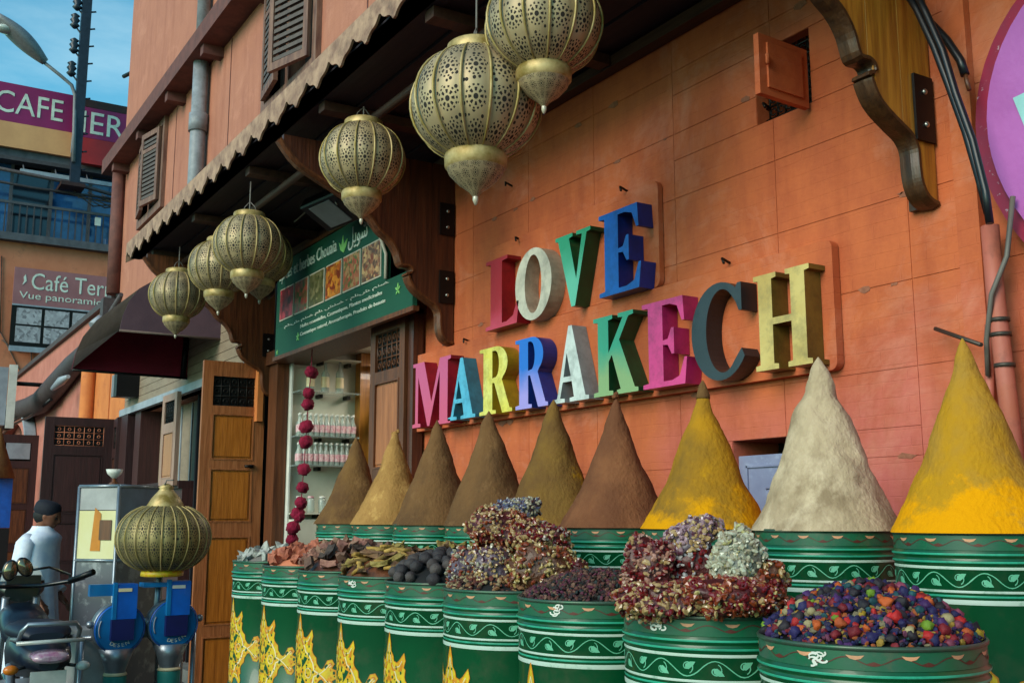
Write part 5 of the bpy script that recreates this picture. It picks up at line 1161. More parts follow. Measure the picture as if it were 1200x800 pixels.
# low pink building further along the street
N_ = thing('low_pink_building', 'low salmon pink building with sloping dark coping further along the street', 'building', (-20, 3.1, 0))
ARCH = (-29, -22.6, 0, 3.0)
panels([(-26.5, -15.55, 0, 4.66)], [(-26.5, -22.6, 0, 3.1)], 3.0, 3.4, 'pinkwall', 'wall_panel', N_)
obj('coping', box(-26.6, -15.55, 2.93, 3.45, 4.66, 4.75, .01), 'greybundle', N_, True)
obj('orange_patch', box(-17.3, -15.56, 2.985, 3.0, 2.9, 4.1), 'orange', N_, True)
obj('drain_pipe', tube([(-16.7, 2.9, 4.3), (-16.7, 2.9, 2.9), (-16.65, 2.9, 0)], .11, 10), 'orange', N_, True)
obj('shop_recess', box(-26.5, -22.6, 4.4, 4.5, 0, 3.1), 'dark', N_, True)
arch = arc(-24.7, 2.9, 2.3, .85, 0, PI, 16); arch2 = arc(-24.7, 2.9, 2.1, .65, PI, 0, 16)
obj('arch_hood', prism(arch+arch2, 2.8, 2.99), 'pinkwall', N_, True)
obj('arch_stripe', prism(arc(-24.7, 2.95, 2.42, .92, 0, PI, 16)+arc(-24.7, 2.95, 2.32, .83, PI, 0, 16), 2.78, 2.98), 'lintel', N_, True)
obj('roof', box(-26.5, -15.6, 3.4, 9, 4.4, 4.6), 'concrete', N_, True)
# junction box and wires at the corner of the shop building
jb = thing('security_camera', 'small grey camera box bracketed on the building corner above the awning', 'camera', (-15.3, 2.8, 4.6))
obj('housing', box(-15.5, -15.3, 2.78, 2.98, 4.3, 4.62, .03, 2), 'greybundle', jb, True); obj('lens', tube([(-15.35, 2.78, 4.32), (-15.3, 2.66, 4.2)], .07, 12), 'lintel', jb, True); obj('mount', tube([(-15.3, 2.98, 4.6), (-15.5, 2.98, 4.9)], .03, 6), 'iron', jb, True)
# taped cable bundle draped on the pink wall
cb = thing('draped_cable_bundle', 'sagging dark grey cable bundle draped along the pink wall under the awning', 'cable', (-18, 2.85, 3.6))
pts = [on_y(x, y, 2.85) for x, y in ((142, 345), (120, 392), (86, 428), (66, 452), (50, 470), (32, 478), (12, 482), (-12, 500))]
obj('bundle', tube(pts, [.03, .1, .17, .2, .21, .2, .18, .2], 10), 'greybundle', cb, True)
obj('bright_tape', tube([on_y(x, y, 2.62) for x, y in ((62, 455), (72, 446), (80, 441))], [.04, .07, .03], 8), 'lintel', cb, True)
for k in range(4): obj('wire', tube([on_y(x, y+k*4, 2.8) for x, y in ((60, 456), (35, 476), (14, 486), (-12, 512))], .03, 5), 'cable', cb, True)
obj('clamp_box', ball(on_y(8, 492, 2.7), .28, 2, (1, .6, .8), .6, 3), 'cable', cb, True)
# AC / pale sign box at far left
ac = thing('pale_light_box', 'pale greenish upright light box at the far left edge below the cafe terrace', 'light box', (-20, 2.1, 3.0))
obj('box', box(-20.4, -20, 1.7, 2.16, 3.15, 4.15, .02), 'lintel', ac, True); obj('edge_frame', box(-20.02, -19.98, 2.17, 2.3, 3.1, 4.2, .01), 'white', ac, True); obj('mount', tube([(-20.2, 2.3, 3.9), (-20.2, 3.0, 3.9)], .04, 6), 'iron', ac, True)
# awning
A_ = thing('maroon_awning', 'maroon and dusty purple quarter round awning over the neighbouring shop', 'awning', (-10.8, 2.6, 3.1))
def yz(px, py, X): p = on_x(px, py, X); return (p.y, p.z)
near = [yz(x, y, -10.25) for x, y in ((140, 387), (144, 370), (152, 352), (164, 338), (182, 328), (203, 322))]+[(2.995, 4.02)]
farp = [(1.815, 3.08), (1.84, 3.25), (1.9, 3.42), (2.02, 3.6), (2.2, 3.76), (2.45, 3.88), (2.995, 3.98)]
obj('near_gable', prism(near+[(2.995, near[0][1]-.01)], -10.27, -10.25, 'x'), 'purplefab', A_, True)
bm = bmesh.new(); r1 = [bm.verts.new((-10.26, y, z+.004)) for y, z in near]; r2 = [bm.verts.new((-11.42, y, z+.004)) for y, z in farp]
for i in range(len(r1)-1): f = bm.faces.new((r1[i], r1[i+1], r2[i+1], r2[i])); f.smooth = True
bmesh.ops.solidify(bm, geom=bm.faces[:], thickness=.008); obj('cover', bm, 'greyfab', A_, True)
obj('far_gable', prism([(y, z) for y, z in farp]+[(2.995, 3.07)], -11.44, -11.42, 'x'), 'maroonfab', A_, True)
obj('edge_hem', tube([(-11.42, 1.82, 3.075), (-11.42, 2.99, 3.065)], .014, 6), 'black', A_, True)
obj('edge_hem', tube([(-11.42, 2.93, 3.07), (-11.42, 2.95, 3.6)], .03, 6), 'black', A_, True)
obj('edge_hem', tube([(-10.25, near[0][0], near[0][1]), (-10.25, 2.99, near[0][1])], .012, 6), 'greyfab', A_, True)
wl_ = thing('wall_lamp_box', 'small grey and black lamp box on the siding under the awning end', 'lamp', on_y(150, 450, 2.9))
wl_p = on_y(151, 449, 2.9); obj('lamp_body', box(wl_p.x-.3, wl_p.x+.25, 2.75, 2.97, wl_p.z-.16, wl_p.z+.12, .02), 'lamphead', wl_, True); obj('lamp_front', box(wl_p.x+.1, wl_p.x+.27, 2.7, 2.97, wl_p.z-.2, wl_p.z+.14, .01), 'black', wl_, True)
# floodlight and camera under the canopy
fl = thing('floodlight', 'black floodlight with pale glass hanging under the canopy above the shop sign', 'floodlight', (-6.2, 2.5, 3.6))
mt_ = Matrix.Translation((-6.35, 2.55, 3.60)) @ Matrix.Rotation(.15, 4, 'Z') @ Matrix.Rotation(-.5, 4, 'X')
b_ = bmesh.new(); add_box(b_, -.22, .22, -.13, .13, -.04, .05, mt_); bevel(b_, .01); obj('housing', b_, 'black', fl, True)
b_ = bmesh.new(); add_box(b_, -.13, .13, -.1, .1, -.046, -.041, mt_); obj('glass_front', b_, 'lamphead', fl, True)
obj('power_cable', tube([(-6.2, 2.6, 3.62), (-6.0, 2.75, 3.7), (-5.8, 2.97, 3.66), (-5.6, 2.98, 3.5)], .008, 6), 'cable', fl, True)
obj('yoke', tube([(-6.55, 2.6, 3.6), (-6.55, 2.6, 3.76), (-6.15, 2.6, 3.76), (-6.15, 2.6, 3.6)], .012, 6), 'black', fl, True)
cc = thing('dome_camera', 'small dark camera with tiny bright lens beside the left lantern cluster', 'camera', on_y(318, 340, 2.6))
q = on_y(312, 342, 2.6); obj('body', ball(q, .07, 2, (1.5, .9, .9)), 'black', cc, True); obj('lens', ball(q+Vector((.07, -.05, 0)), .02, 2), 'bolt', cc, True); obj('arm', tube([q, q+Vector((-.1, .2, .25)), (q.x-.1, 2.95, q.z+.3)], .02, 6), 'black', cc, True)
wr = thing('loose_wires', 'loose pale wires hanging under the canopy beside the shop sign', 'wire', (-7, 2.6, 3.6))
for ppp in (((365, 190), (367, 150), (400, 152)), ((358, 208), (372, 172), (384, 163)), ((200, 312), (240, 250), (300, 215), (352, 190)), ((345, 260), (385, 225), (395, 240)), ((425, 60), (455, 88), (475, 105))):
    obj('wire', tube([on_y(x, y, 2.5) for x, y in ppp], .006, 5), 'cord', wr, True)

# ------------------------------------------------------------------ cafe building closing the street
XC = -30.0
Q = thing('cafe_building', 'orange cafe building with blue glazed terrace closing the end of the street', 'building', (XC-3, 3, 0))
def pc_(px, py, X=XC): p = on_x(px, py, X); return (p.y, p.z)
y0c, y1c = -2.0, 9.0
obj('wall', box(XC-.4, XC, y0c, y1c, 0, 8.75), 'cafeor', Q, True)
obj('terrace_floor', box(XC-4, XC+.25, y0c, y1c, 8.75, 8.95, .02), 'concrete', Q, True)
obj('side_wall', box(XC-6, XC-.4, y0c, y0c+.3, 0, 12.4), 'cafeor', Q, True); obj('back_wall', box(XC-6.3, XC-6, y0c, y1c, 0, 12.4), 'concrete', Q, True)
obj('upper_band', box(XC-.3, XC, y0c, y1c, 11.0, 11.45), 'concrete', Q, True); obj('roof', box(XC-6, XC-.3, y0c, y1c, 11.0, 11.2), 'concrete', Q, True)
obj('grey_beam', box(XC-.02, XC+.1, y0c, y1c, 10.95, 11.05), 'greybundle', Q, True)
for k in range(11):
    a = y0c+k*1.0; obj('pane', box(XC-.5, XC-.46, a+.04, a+.96, 8.95, 10.98), 'darkpane' if k % 4 in (1,) or k == 5 else 'bluepane', Q, True)
    obj('mullion', box(XC-.52, XC-.4, a-.04, a+.04, 8.95, 11.0), 'concrete', Q, True)
rl = obj('railing', box(XC+.12, XC+.17, y0c, y1c, 9.75, 9.82), 'concrete', Q, True)
for k in range(62): obj('baluster', box(XC+.13, XC+.16, y0c+.1+k*.175, y0c+.13+k*.175, 8.95, 9.75), 'greybundle', rl, True)
for k in range(12): obj('terrace_pot', box(XC+.02, XC+.12, 5.3+k*.2, 5.4+k*.2, 8.95, 9.12), 'lavender', Q, True) if k % 3 == 0 else None
obj('white_notice', box(XC+.18, XC+.19, pc_(110, 255)[0], pc_(117, 255)[0], 9.45, 9.68), 'white', Q, True)
obj('awning_rail', box(XC+.3, XC+.4, 3.1, 6.6, 10.55, 10.66), 'lintel', Q, True)
for k in range(5): obj('rail_arm', tube([(XC, 3.2+k*.8, 10.9), (XC+.35, 3.2+k*.8, 10.6)], .02, 5), 'concrete', Q, True)
obj('low_cable_tray', tube([(XC+.5, -1, 10.35), (XC+.5, 3.4, 10.15), (XC+.5, 7, 10.2)], .035, 6), 'greybundle', Q, True)
for k in range(10): obj('tangled_wire', tube([(XC+.5, 4.3+k*.12, 10.15+.1*math.sin(k*2)), (XC+.45, 4.8+k*.15, 10.0+.1*math.cos(k*3)), (XC+.4, 5.6+k*.1, 10.1)], .02, 4), 'greybundle', Q, True)
for k, (a, b) in enumerate((((0, 388), (48, 470)), ((2, 300), (0, 390)), ((2, 398), (36, 412)), ((36, 400), (38, 440)))): obj('facade_wire', tube([on_x(a[0], a[1], XC+.03), on_x((a[0]+b[0])/2, (a[1]+b[1])/2+6, XC+.03), on_x(b[0], b[1], XC+.03)], .015, 5), 'wire', Q, True)
# magenta fascia with CAFE ... IER, ochre and red bands below
ys = pc_(82, 150)[0]
F_ = thing('cafe_sign', 'magenta rooftop sign reading CAFE in white capitals', 'sign', (XC+.1, 2, 12)); XS = XC+.12
ztop, zbot = 13.05, 11.98; ymax = pc_(85, 150)[0]
obj('panel', box(XC, XS, -1.9, ymax, zbot, ztop), 'purplesign', F_, True)
obj('ochre_panel', box(XC+.02, XS+.02, -1.9, ymax-.02, 11.28, zbot-.01), 'yellowsign', F_, True)
a0, a1 = pc_(-6, 120)[0], pc_(74, 120)[0]
text_in('CAFE', 'signwhite', 'x', (a0, a1, zbot+.24, ztop-.22), XS+.002, F_, thick=.01, split=True)
F2 = thing('cafe_sign_end', 'magenta sign end reading IER with a red panel below, beside the dark pole', 'sign', (XC+.2, 5, 12))
b0 = pc_(93, 150)[0]; b1 = 7.6
obj('panel', box(XC+.1, XC+.3, ymax+.02, b1, 11.85, 12.72), 'purplesign', F2, True); obj('red_panel', box(XC+.11, XC+.31, ymax+.18, b1, 11.12, 11.84), 'signred', F2, True); obj('dark_cap', box(XC+.08, XC+.3, ymax+.02, b1, 12.73, 12.95), 'fascia', F2, True)
text_in('IER', 'signwhite', 'x', (pc_(94, 150)[0], pc_(143, 150)[0], 11.98, 12.6), XC+.302, F2, thick=.01, split=True)
# Cafe Terrasse board lower down
XT = XC+.35
G_ = thing('terrace_cafe_board', 'mauve board reading Café Terrasse with rows of pale food photographs', 'sign', (XT, 4, 6))
tl, tr_, bl_ = pc_(20, 283, XT), pc_(136, 306, XT), pc_(10, 385, XT)
zt_, zb2, ya, yb_ = 8.02, 5.95, tl[0]+.0, tl[0]+3.6; zm = 7.05
obj('panel', box(XT-.06, XT, ya, yb_, zm, zt_), 'mauve', G_, True); obj('dark_panel', box(XT-.06, XT, ya, yb_, zb2, zm-.02), 'iron', G_, True); obj('white_foot', box(XT-.02, XT+.02, ya, yb_, zb2-.14, zb2), 'lintel', G_, True); obj('white_line', box(XT, XT+.01, ya, yb_, zm-.04, zm), 'lintel', G_, True)
text_in('Café Terrasse', 'signwhite', 'x', (ya+.42, ya+3.25, zm+.42, zm+.86), XT+.002, G_, thick=.008, split=True)
text_in('Vue panoramique Palais', 'signwhite', 'x', (ya+.15, ya+3.35, zm+.1, zm+.34), XT+.002, G_, thick=.008)
obj('crescent_mark', prism([(ya+.2, zm+.5), (ya+.3, zm+.62), (ya+.27, zm+.8), (ya+.22, zm+.72), (ya+.24, zm+.62)], XT+.002, XT+.01, 'x'), 'signwhite', G_, True)
th_ = blotch('pale_food_photo', '9a9498', 'b4aeb2', '7a7478', 14)
for r_ in range(2):
    for k in range(5): obj('photograph', box(XT+.001, XT+.012, ya+.12+k*.68, ya+.12+k*.68+.6, zm-.52-r_*.47, zm-.1-r_*.47, .003), th_, G_, True)
# pole with insulators, and the street lamp on its arm, fixed to the edge of the cafe terrace
XP = -29.2; ks = XP/-20
pb_ = on_x(87, 216, XP)
P_ = thing('utility_pole', 'dark blue steel pole with insulators rising in front of the cafe sign', 'pole', (pb_.x, pb_.y, 9.5))
py0 = pb_.y
obj('shaft', box(XP-.11, XP+.11, py0-.12, py0+.12, pb_.z, 19, .01), 'pole', P_, True)
obj('cross_arm', tube([(XP-.1, py0-3.2, pb_.z+.22), (XP-.1, py0, pb_.z+.05), (XP-.1, py0+1.7, pb_.z-.2)], .05, 6), 'greybundle', P_, True)
obj('foot_plate', box(XC, XP+.2, py0-.35, py0+.25, pb_.z-.1, pb_.z+.0, .01), 'fascia', P_, True)
for k in range(14):
    z = pb_.z+.4+k*.5; obj('rung', tube([(XP+.05, py0+.12, z), (XP+.1, py0+.24, z+.02)], .025, 5), 'pole', P_, True)
for k, (px, py) in enumerate(((91, 3), (88, 24), (87, 53), (84, 80))):
    q = on_x(px, py, XP); obj('insulator', lathe([(.04, -.24), (.13, -.15), (.07, -.08), (.13, 0), (.07, .08), (.12, .13), (.03, .2)], 12, (XP, q.y, q.z)), 'insul', P_, True)
    obj('insulator_arm', tube([(XP, q.y, q.z-.15), (XP, q.y+.18, q.z-.36), (XP, py0, q.z-.5)], .025, 5), 'insul', P_, True)
SL = thing('street_lamp', 'grey street lamp head on a thin curved arm against the sky', 'street lamp', (XP, 3.4, 13))
h0, h1 = on_x(-4, 22, XP), on_x(52, 74, XP); d = (h1-h0)
bm = bmesh.new(); N = 14; prev = None
for i in range(N+1):
    t = i/N; c = h0+d*t; w_ = .38*math.sin(PI*min(1, (t*.75+.22)))**.7; hh = (.10+.10*math.sin(PI*t))*ks
    up = Vector((0, -d.z, d.y)).normalized()
    q = [bm.verts.new(c+Vector((math.cos(a)*w_, 0, 0))+up*(math.sin(a)*hh if math.sin(a) > 0 else math.sin(a)*hh*.45)) for a in [2*PI*k/12 for k in range(12)]]
    if prev:
        for k in range(12): f = bm.faces.new((prev[k], prev[(k+1) % 12], q[(k+1) % 12], q[k])); f.smooth = True
    else: bm.faces.new(q)
    prev = q
bm.faces.new(prev); bmesh.ops.recalc_face_normals(bm, faces=bm.faces); obj('lamp_head', bm, 'lamphead', SL, True)
obj('lens', ball(h0+d*.2-Vector((-.08, 0, .09)), .23, 2, (1, 1.3, .5)), 'lampwhite', SL, True)
obj('arm', tube([on_x(50, 72, XP), on_x(70, 88, XP), on_x(84, 100, XP), on_x(88, 112, XP), on_x(87, 150, XP+.15), on_x(86, 190, XP+.15)], .05, 8), 'lamphead', SL, True)

# ------------------------------------------------------------------ display case, grinders
V_ = thing('display_case', 'aluminium framed glass display case with yellow poster behind the blue grinders', 'display case', (-7.4, 1.5, 0))
c0 = Vector((-7.3, 1.50, 0)); dl = Vector((-.8, -.6, 0))*.33; dr_ = Vector((-.6, .8, 0))*.46; zt1, zm1, zb1 = 1.80, 1.32, .25
cs_ = [c0, c0+dl, c0+dl+dr_, c0+dr_]
for c in cs_: obj('post', tube([c+Vector((0, 0, 0.02)), c+Vector((0, 0, zt1))], .012, 6), 'alu', V_, True)
for z in (zt1, zm1, zb1):
    for a, b in zip(cs_, cs_[1:]+cs_[:1]): obj('rail', tube([a+Vector((0, 0, z)), b+Vector((0, 0, z))], .012, 6), 'alu', V_, True)
def wallq(a, b, za, zb3, off=0): 
    n = (b-a).cross(Vector((0, 0, 1))).normalized()*off; return slab([a+n+Vector((0, 0, za)), b+n+Vector((0, 0, za)), b+n+Vector((0, 0, zb3)), a+n+Vector((0, 0, zb3))], .006)
M['palepanel2'] = mat('pale_grey_panel', 'a4a1a0', .5); M['bluegrey'] = mat('blue_grey_panel', '6c7684', .4)
M['murky'] = mat('scratched_plastic', '5a5a60', .25, col2='8a8a8c', scale=9, ramp=(.5, .62))
obj('poster', wallq(cs_[1], cs_[0], zm1+.01, zt1-.16), 'poster', V_, True); obj('top_panel', wallq(cs_[1], cs_[0], zt1-.155, zt1-.005), 'palepanel2', V_, True)
obj('lower_panel', wallq(cs_[1], cs_[0], zb1, zm1-.01), 'murky', V_, True)
obj('side_panel', wallq(cs_[0], cs_[3], zm1+.01, zt1-.005), 'bluegrey', V_, True); obj('side_panel', wallq(cs_[0], cs_[3], zb1, zm1-.01), 'murky', V_, True)
obj('back_panel', wallq(cs_[2], cs_[1], zb1, zt1), 'bluegrey', V_, True); obj('top', slab([c+Vector((0, 0, zt1+.006)) for c in cs_], .005), 'bluegrey', V_, True)
obj('painted_figure', slab([cs_[1].lerp(cs_[0], t)+Vector((.006, .0, z)) for t, z in ((.35, 1.38), (.6, 1.38), (.58, 1.62), (.42, 1.66))], .002), 'ochre', V_, True)
obj('painted_square', slab([cs_[1].lerp(cs_[0], t)+Vector((.009, .0, z)) for t, z in ((.55, 1.45), (.85, 1.45), (.85, 1.58), (.55, 1.58))], .002), 'redwood2', V_, True)
wj = thing('white_ornament', 'small white ornament standing on top of the display case', 'ornament', (cs_[0].x-.1, cs_[0].y-.05, zt1))
obj('foot', lathe([(.04, .006), (.03, .02), (.012, .03), (.012, .05)], 10, (cs_[0].x-.08, cs_[0].y-.02, zt1)), 'redwood2', wj, True); obj('bowl', lathe([(.012, .05), (.045, .08), (.055, .11), (.03, .1)], 10, (cs_[0].x-.08, cs_[0].y-.02, zt1)), 'white', wj, True)
def grinder(px, py, lab, arm):
    c = on_x(px, py, -7.0); t = thing('spice_grinder', lab, 'grinder', (c.x, c.y, 0), group='blue spice grinders'); z = c.z; R = .15
    def L3(bm): return bm
    def disc(r0, r1, x0, x1): 
        bm = lathe([(r0, x0), (r1, x1)], 36, uvs=False); bmesh.ops.transform(bm, matrix=Matrix.Translation((0, 0, z)) @ Matrix.Rotation(PI/2, 4, 'Y'), verts=bm.verts); return bm
    obj('drum', disc(.155, .155, -.1, .0), 'alu', t); fd = disc(.148, .14, .0, .02); bevel(fd, .004); obj('face_disc', fd, 'blueface', t)
    obj('rim_ring', (lambda b: (bmesh.ops.transform(b, matrix=Matrix.Translation((.015, 0, z)) @ Matrix.Rotation(PI/2, 4, 'Y'), verts=b.verts), b)[1])(lathe([(.146, 0), (.152, .004), (.146, .008)], 36, cap=False, uvs=False)), 'blue', t)
    h1_ = box(-.06, .055, -.035, .085, z+.06, z+.27); bevel(h1_, .006); obj('hopper', h1_, 'blue', t)
    obj('hopper_side', box(.02, .058, -.058, -.036, z+.06, z+.28, .003), 'blueface', t); obj('feed_recess', box(.021, .06, -.06, .075, z-.065, z+.058, .003), 'bluedark', t)
    obj('worn_patch', box(.056, .059, -.03, .05, z+.225, z+.245), 'cream' if arm < 0 else 'white', t)
    if arm < 0: obj('side_arm', box(-.04, .02, -.19, -.036, z+.2, z+.27, .004), 'blueface', t)
    else: obj('top_tray', box(-.1, .03, -.2, .06, z+.235, z+.262, .004), 'blueface', t)
    for k, chh in enumerate('DESEN'):
        a = -.95+k*.24 if arm < 0 else -.75+k*.24; a -= PI/2-.45; cy, cz = .108*math.cos(a), z+.108*math.sin(a)
        me = text_mesh(chh, .01); s = .032
        for v_ in me.vertices:
            u, w_ = v_.co.x*s*1.1-.01, v_.co.y*s; ca, sa = math.cos(a+PI/2), math.sin(a+PI/2); v_.co = Vector((.0215+v_.co.z*.1, cy+u*ca-w_*sa, cz+u*sa+w_*ca))
        me.materials.append(M['signwhite']); o = bpy.data.objects.new('raised_letter', me); COL.objects.link(o); o.parent = t
    obj('painted_crescent_highlight', tube([(.022, -.125*math.cos(a), z+.125*math.sin(a)) for a in [-.4+.12*i for i in range(8)]], .004, 5), 'lintel', t)  # glint along the disc edge modelled as a pale raised arc
    obj('outlet_cone', lathe([(.11, z-.12), (.08, z-.2), (.06, z-.26), (.06, z-.3)], 20, (-.05, 0, 0)), 'alu', t)
    obj('sleeve', lathe([(.062, z-.27), (.07, z-.3), (.066, z-.4), (.07, z-.55), (.05, z-.62)], 18, (-.05, 0, 0)), 'tealsleeve', t); obj('sleeve_tie', lathe([(.064, z-.285), (.073, z-.28), (.064, z-.265)], 18, (-.05, 0, 0), uvs=False), 'cream', t)
    for s in (1, -1): obj('wing_nut', ball((-.02, s*.17, z+.03), .024, 2), 'alu', t)
    return t
g1 = grinder(140, 736, 'left blue spice grinder with arm sticking out to its left', -1); g2 = grinder(203, 731, 'right blue spice grinder below the big squat lantern', 1)
ft = thing('grinder_frame', 'grey steel tube frame carrying the two blue grinders', 'frame', (-7.05, 1.65, 0))
ya1, yb1 = g1.location.y-.19, g2.location.y+.17; zf = .86
for y in (ya1, yb1):
    for x in (-7.42, -7.13): obj('leg', tube([(x, y, 0), (x, y, zf)], .016, 8), 'alu', ft, True)
for x in (-7.42, -7.13):
    for z in (zf, .3): obj('cross_bar', tube([(x, ya1, z), (x, yb1, z)], .016, 8), 'alu', ft, True)
for y in (ya1, yb1): obj('side_bar', tube([(-7.42, y, zf), (-7.13, y, zf)], .016, 8), 'alu', ft, True)
obj('shelf', box(-7.43, -7.12, ya1, yb1, .28, .3), 'dark', ft, True)
obj('lantern_stand', tube([(-7.12, pc.y, zf), (-7.06, pc.y, pc.z-.24)], .02, 6), 'alu', ft, True)
wb = thing('white_crate', 'pale worn box between the motorbike and the grinder frame', 'box', (-7.4, 1.25, 0)); q = on_x(112, 742, -7.35)
obj('crate', box(-7.6, -7.2, q.y-.14, q.y+.1, .3, q.z+.04, .008), 'palepanel2', wb, True); obj('stand', box(-7.58, -7.22, q.y-.12, q.y+.08, 0, .3), 'dark', wb, True)

# ------------------------------------------------------------------ parked motorbike, seen from behind
mb_y = .985
K2 = thing('parked_motorbike', 'dark motorbike seen from behind with chrome grab rail and two mirrors', 'motorbike', (-6.9, mb_y, 0))
def mo(n_, bm, m, par=K2): return obj(n_, bm, m, par, True)
def wheel(x):
    t = lathe([(.29-.03*math.cos(a), .05*math.sin(a)) for a in [2*PI*i/14 for i in range(15)]], 36, cap=False, uvs=False)
    R_ = Matrix.Translation((x, mb_y, .3)) @ Matrix.Rotation(PI/2, 4, 'X'); bmesh.ops.transform(t, matrix=R_, verts=t.verts); w0 = mo('wheel', t, 'bikeblack')
    r_ = lathe([(.262, -.03), (.25, 0), (.262, .03)], 36, cap=False, uvs=False); bmesh.ops.transform(r_, matrix=R_, verts=r_.verts); mo('wheel_rim', r_, 'alu', w0)
    sp_ = bmesh.new()
    for k in range(5): a = k*2*PI/5; add_tube(sp_, [(x, mb_y, .3), (x+.25*math.cos(a), mb_y, .3+.25*math.sin(a))], .018, 6)
    mo('spokes', sp_, 'alu', w0)
wheel(-6.45); wheel(-7.75)
def loft(secs, m, name):
    bm = bmesh.new(); prev = None; n = 20
    for (x, y, z, ry, rz, e) in secs:
        q = []
        for k in range(n):
            a = 2*PI*k/n; ca, sa = math.cos(a), math.sin(a); q.append(bm.verts.new((x, mb_y+y+ry*math.copysign(abs(ca)**e, ca), z+rz*math.copysign(abs(sa)**e, sa))))
        if prev:
            for k in range(n): f = bm.faces.new((prev[k], prev[(k+1) % n], q[(k+1) % n], q[k])); f.smooth = True
        else: bm.faces.new(q[::-1])
        prev = q
    bm.faces.new(prev); bmesh.ops.recalc_face_normals(bm, faces=bm.faces); return mo(name, bm, m)
loft([(-6.28, 0, .83, .05, .04, .8), (-6.34, 0, .85, .12, .07, .8), (-6.6, 0, .87, .16, .1, .8), (-6.9, 0, .84, .15, .13, .8), (-7.1, 0, .78, .12, .12, .8)], 'bikeblue', 'tail_body')
loft([(-6.42, 0, .955, .09, .02, .8), (-6.5, 0, .97, .14, .045, .8), (-6.8, 0, .965, .17, .055, .8), (-7.05, 0, .94, .13, .05, .8), (-7.2, 0, .96, .06, .04, .8)], 'seat', 'seat')
loft([(-7.05, 0, .88, .1, .07, .8), (-7.2, 0, .93, .14, .1, .75), (-7.45, 0, .97, .13, .1, .75), (-7.6, 0, .98, .08, .07, .8)], 'bikeblue', 'fuel_tank')
loft([(-7.5, 0, 1.13, .1, .06, .9), (-7.6, 0, 1.16, .15, .09, .9), (-7.75, 0, 1.12, .13, .12, .9), (-7.85, 0, 1.05, .07, .07, .9)], 'bikeblack', 'headlight_cowl')
loft([(-6.2, 0, .86, .05, .010, .9), (-6.22, 0, .862, .09, .028, .9), (-6.3, 0, .87, .1, .032, .9)], 'lampred', 'tail_light')
loft([(-6.3, 0, .70, .06, .01, .9), (-6.36, 0, .71, .07, .03, .9), (-6.9, 0, .6, .06, .05, .9)], 'bikeblack', 'rear_mudguard')
mo('number_plate', box(-6.285, -6.275, mb_y-.09, mb_y+.09, .66, .79, .004), 'lampwhite')
mo('grab_rail', tube([(-6.6, mb_y-.15, .93), (-6.35, mb_y-.15, .95), (-6.28, mb_y-.145, 1.0), (-6.26, mb_y-.12, 1.035), (-6.26, mb_y+.12, 1.035), (-6.28, mb_y+.145, 1.0), (-6.35, mb_y+.15, .95), (-6.6, mb_y+.15, .93)], .013, 8), 'alu')
mo('grab_rail', tube([(-6.27, mb_y-.17, .94), (-6.27, mb_y+.17, .945)], .011, 8), 'lampwhite')
for s in (1, -1):
    il = mo('indicator', ball((-6.33, mb_y+s*.18, .8), .03, 2, (1, 1.3, .9)), 'orangelens' if s < 0 else 'lampwhite'); mo('indicator_stem', tube([(-6.38, mb_y+s*.08, .81), (-6.34, mb_y+s*.16, .8)], .01, 6), 'bikeblack', il)
    mo('shock_absorber', tube([(-6.5, mb_y+s*.13, .35), (-6.75, mb_y+s*.13, .78)], .025, 8), 'alu')
    mo('fork', tube([(-7.75, mb_y+s*.09, .3), (-7.5, mb_y+s*.09, 1.1)], .024, 8), 'alu')
hbp = [(-7.15, mb_y+.36, 1.26), (-7.3, mb_y+.25, 1.2), (-7.42, mb_y+.1, 1.17), (-7.42, mb_y-.1, 1.17), (-7.3, mb_y-.25, 1.18), (-7.12, mb_y-.37, 1.21)]
mo('handlebar', tube(hbp, .013, 8), 'bikeblack'); mo('grip', tube([hbp[0], hbp[1]], .02, 8), 'black'); mo('grip', tube([hbp[-1], hbp[-2]], .02, 8), 'black')
mo('brake_lever', tube([(-7.32, mb_y+.24, 1.185), (-7.26, mb_y+.33, 1.215)], .008, 6), 'alu'); mo('instrument_panel', box(-7.52, -7.44, mb_y-.1, mb_y+.1, 1.17, 1.235, .015), 'bikeblack'); mo('windscreen', slab([(-7.5, mb_y-.13, 1.2), (-7.5, mb_y+.13, 1.2), (-7.56, mb_y+.09, 1.29), (-7.56, mb_y-.11, 1.27)], .006), 'lampwhite')
for k, (px, py) in enumerate(((12, 668), (29, 664))):
    q = on_x(px, py, -7.1); bm = ball((0, 0, 0), 1, 3, (.016, .044, .064)); bmesh.ops.transform(bm, matrix=Matrix.Translation(q) @ Matrix.Rotation(.55 if k else -.15, 4, 'X'), verts=bm.verts); mi_ = mo('mirror', bm, 'bikeblack')
    g_ = lathe([(1, 0), (.9, .06), (.001, .07)], 20, cap=False, uvs=False); bmesh.ops.transform(g_, matrix=Matrix.Translation(q+Vector((.008, 0, 0))) @ Matrix.Rotation(.55 if k else -.15, 4, 'X') @ Matrix.Diagonal((1, .036, .054, 1)) @ Matrix.Diagonal((.12, 1, 1, 1)) @ Matrix.Rotation(PI/2, 4, 'Y'), verts=g_.verts); mo('mirror_glass', g_, 'mirror', mi_)
    e_ = Vector(hbp[1] if k else hbp[4]); mo('mirror_stalk', tube([q+Vector((0, .03, -.02)), q+Vector((-.02, .14 if k else -.08, -.005)), e_+Vector((-.03, .0, .04)), e_], .008, 6), 'bikeblack', mi_)
mo('exhaust', tube([(-6.3, mb_y+.17, .42), (-6.8, mb_y+.16, .36), (-7.1, mb_y+.12, .3)], [.045, .045, .02], 12), 'alu'); mo('engine', box(-7.35, -7.0, mb_y-.14, mb_y+.14, .3, .62, .04, 2), 'alu')
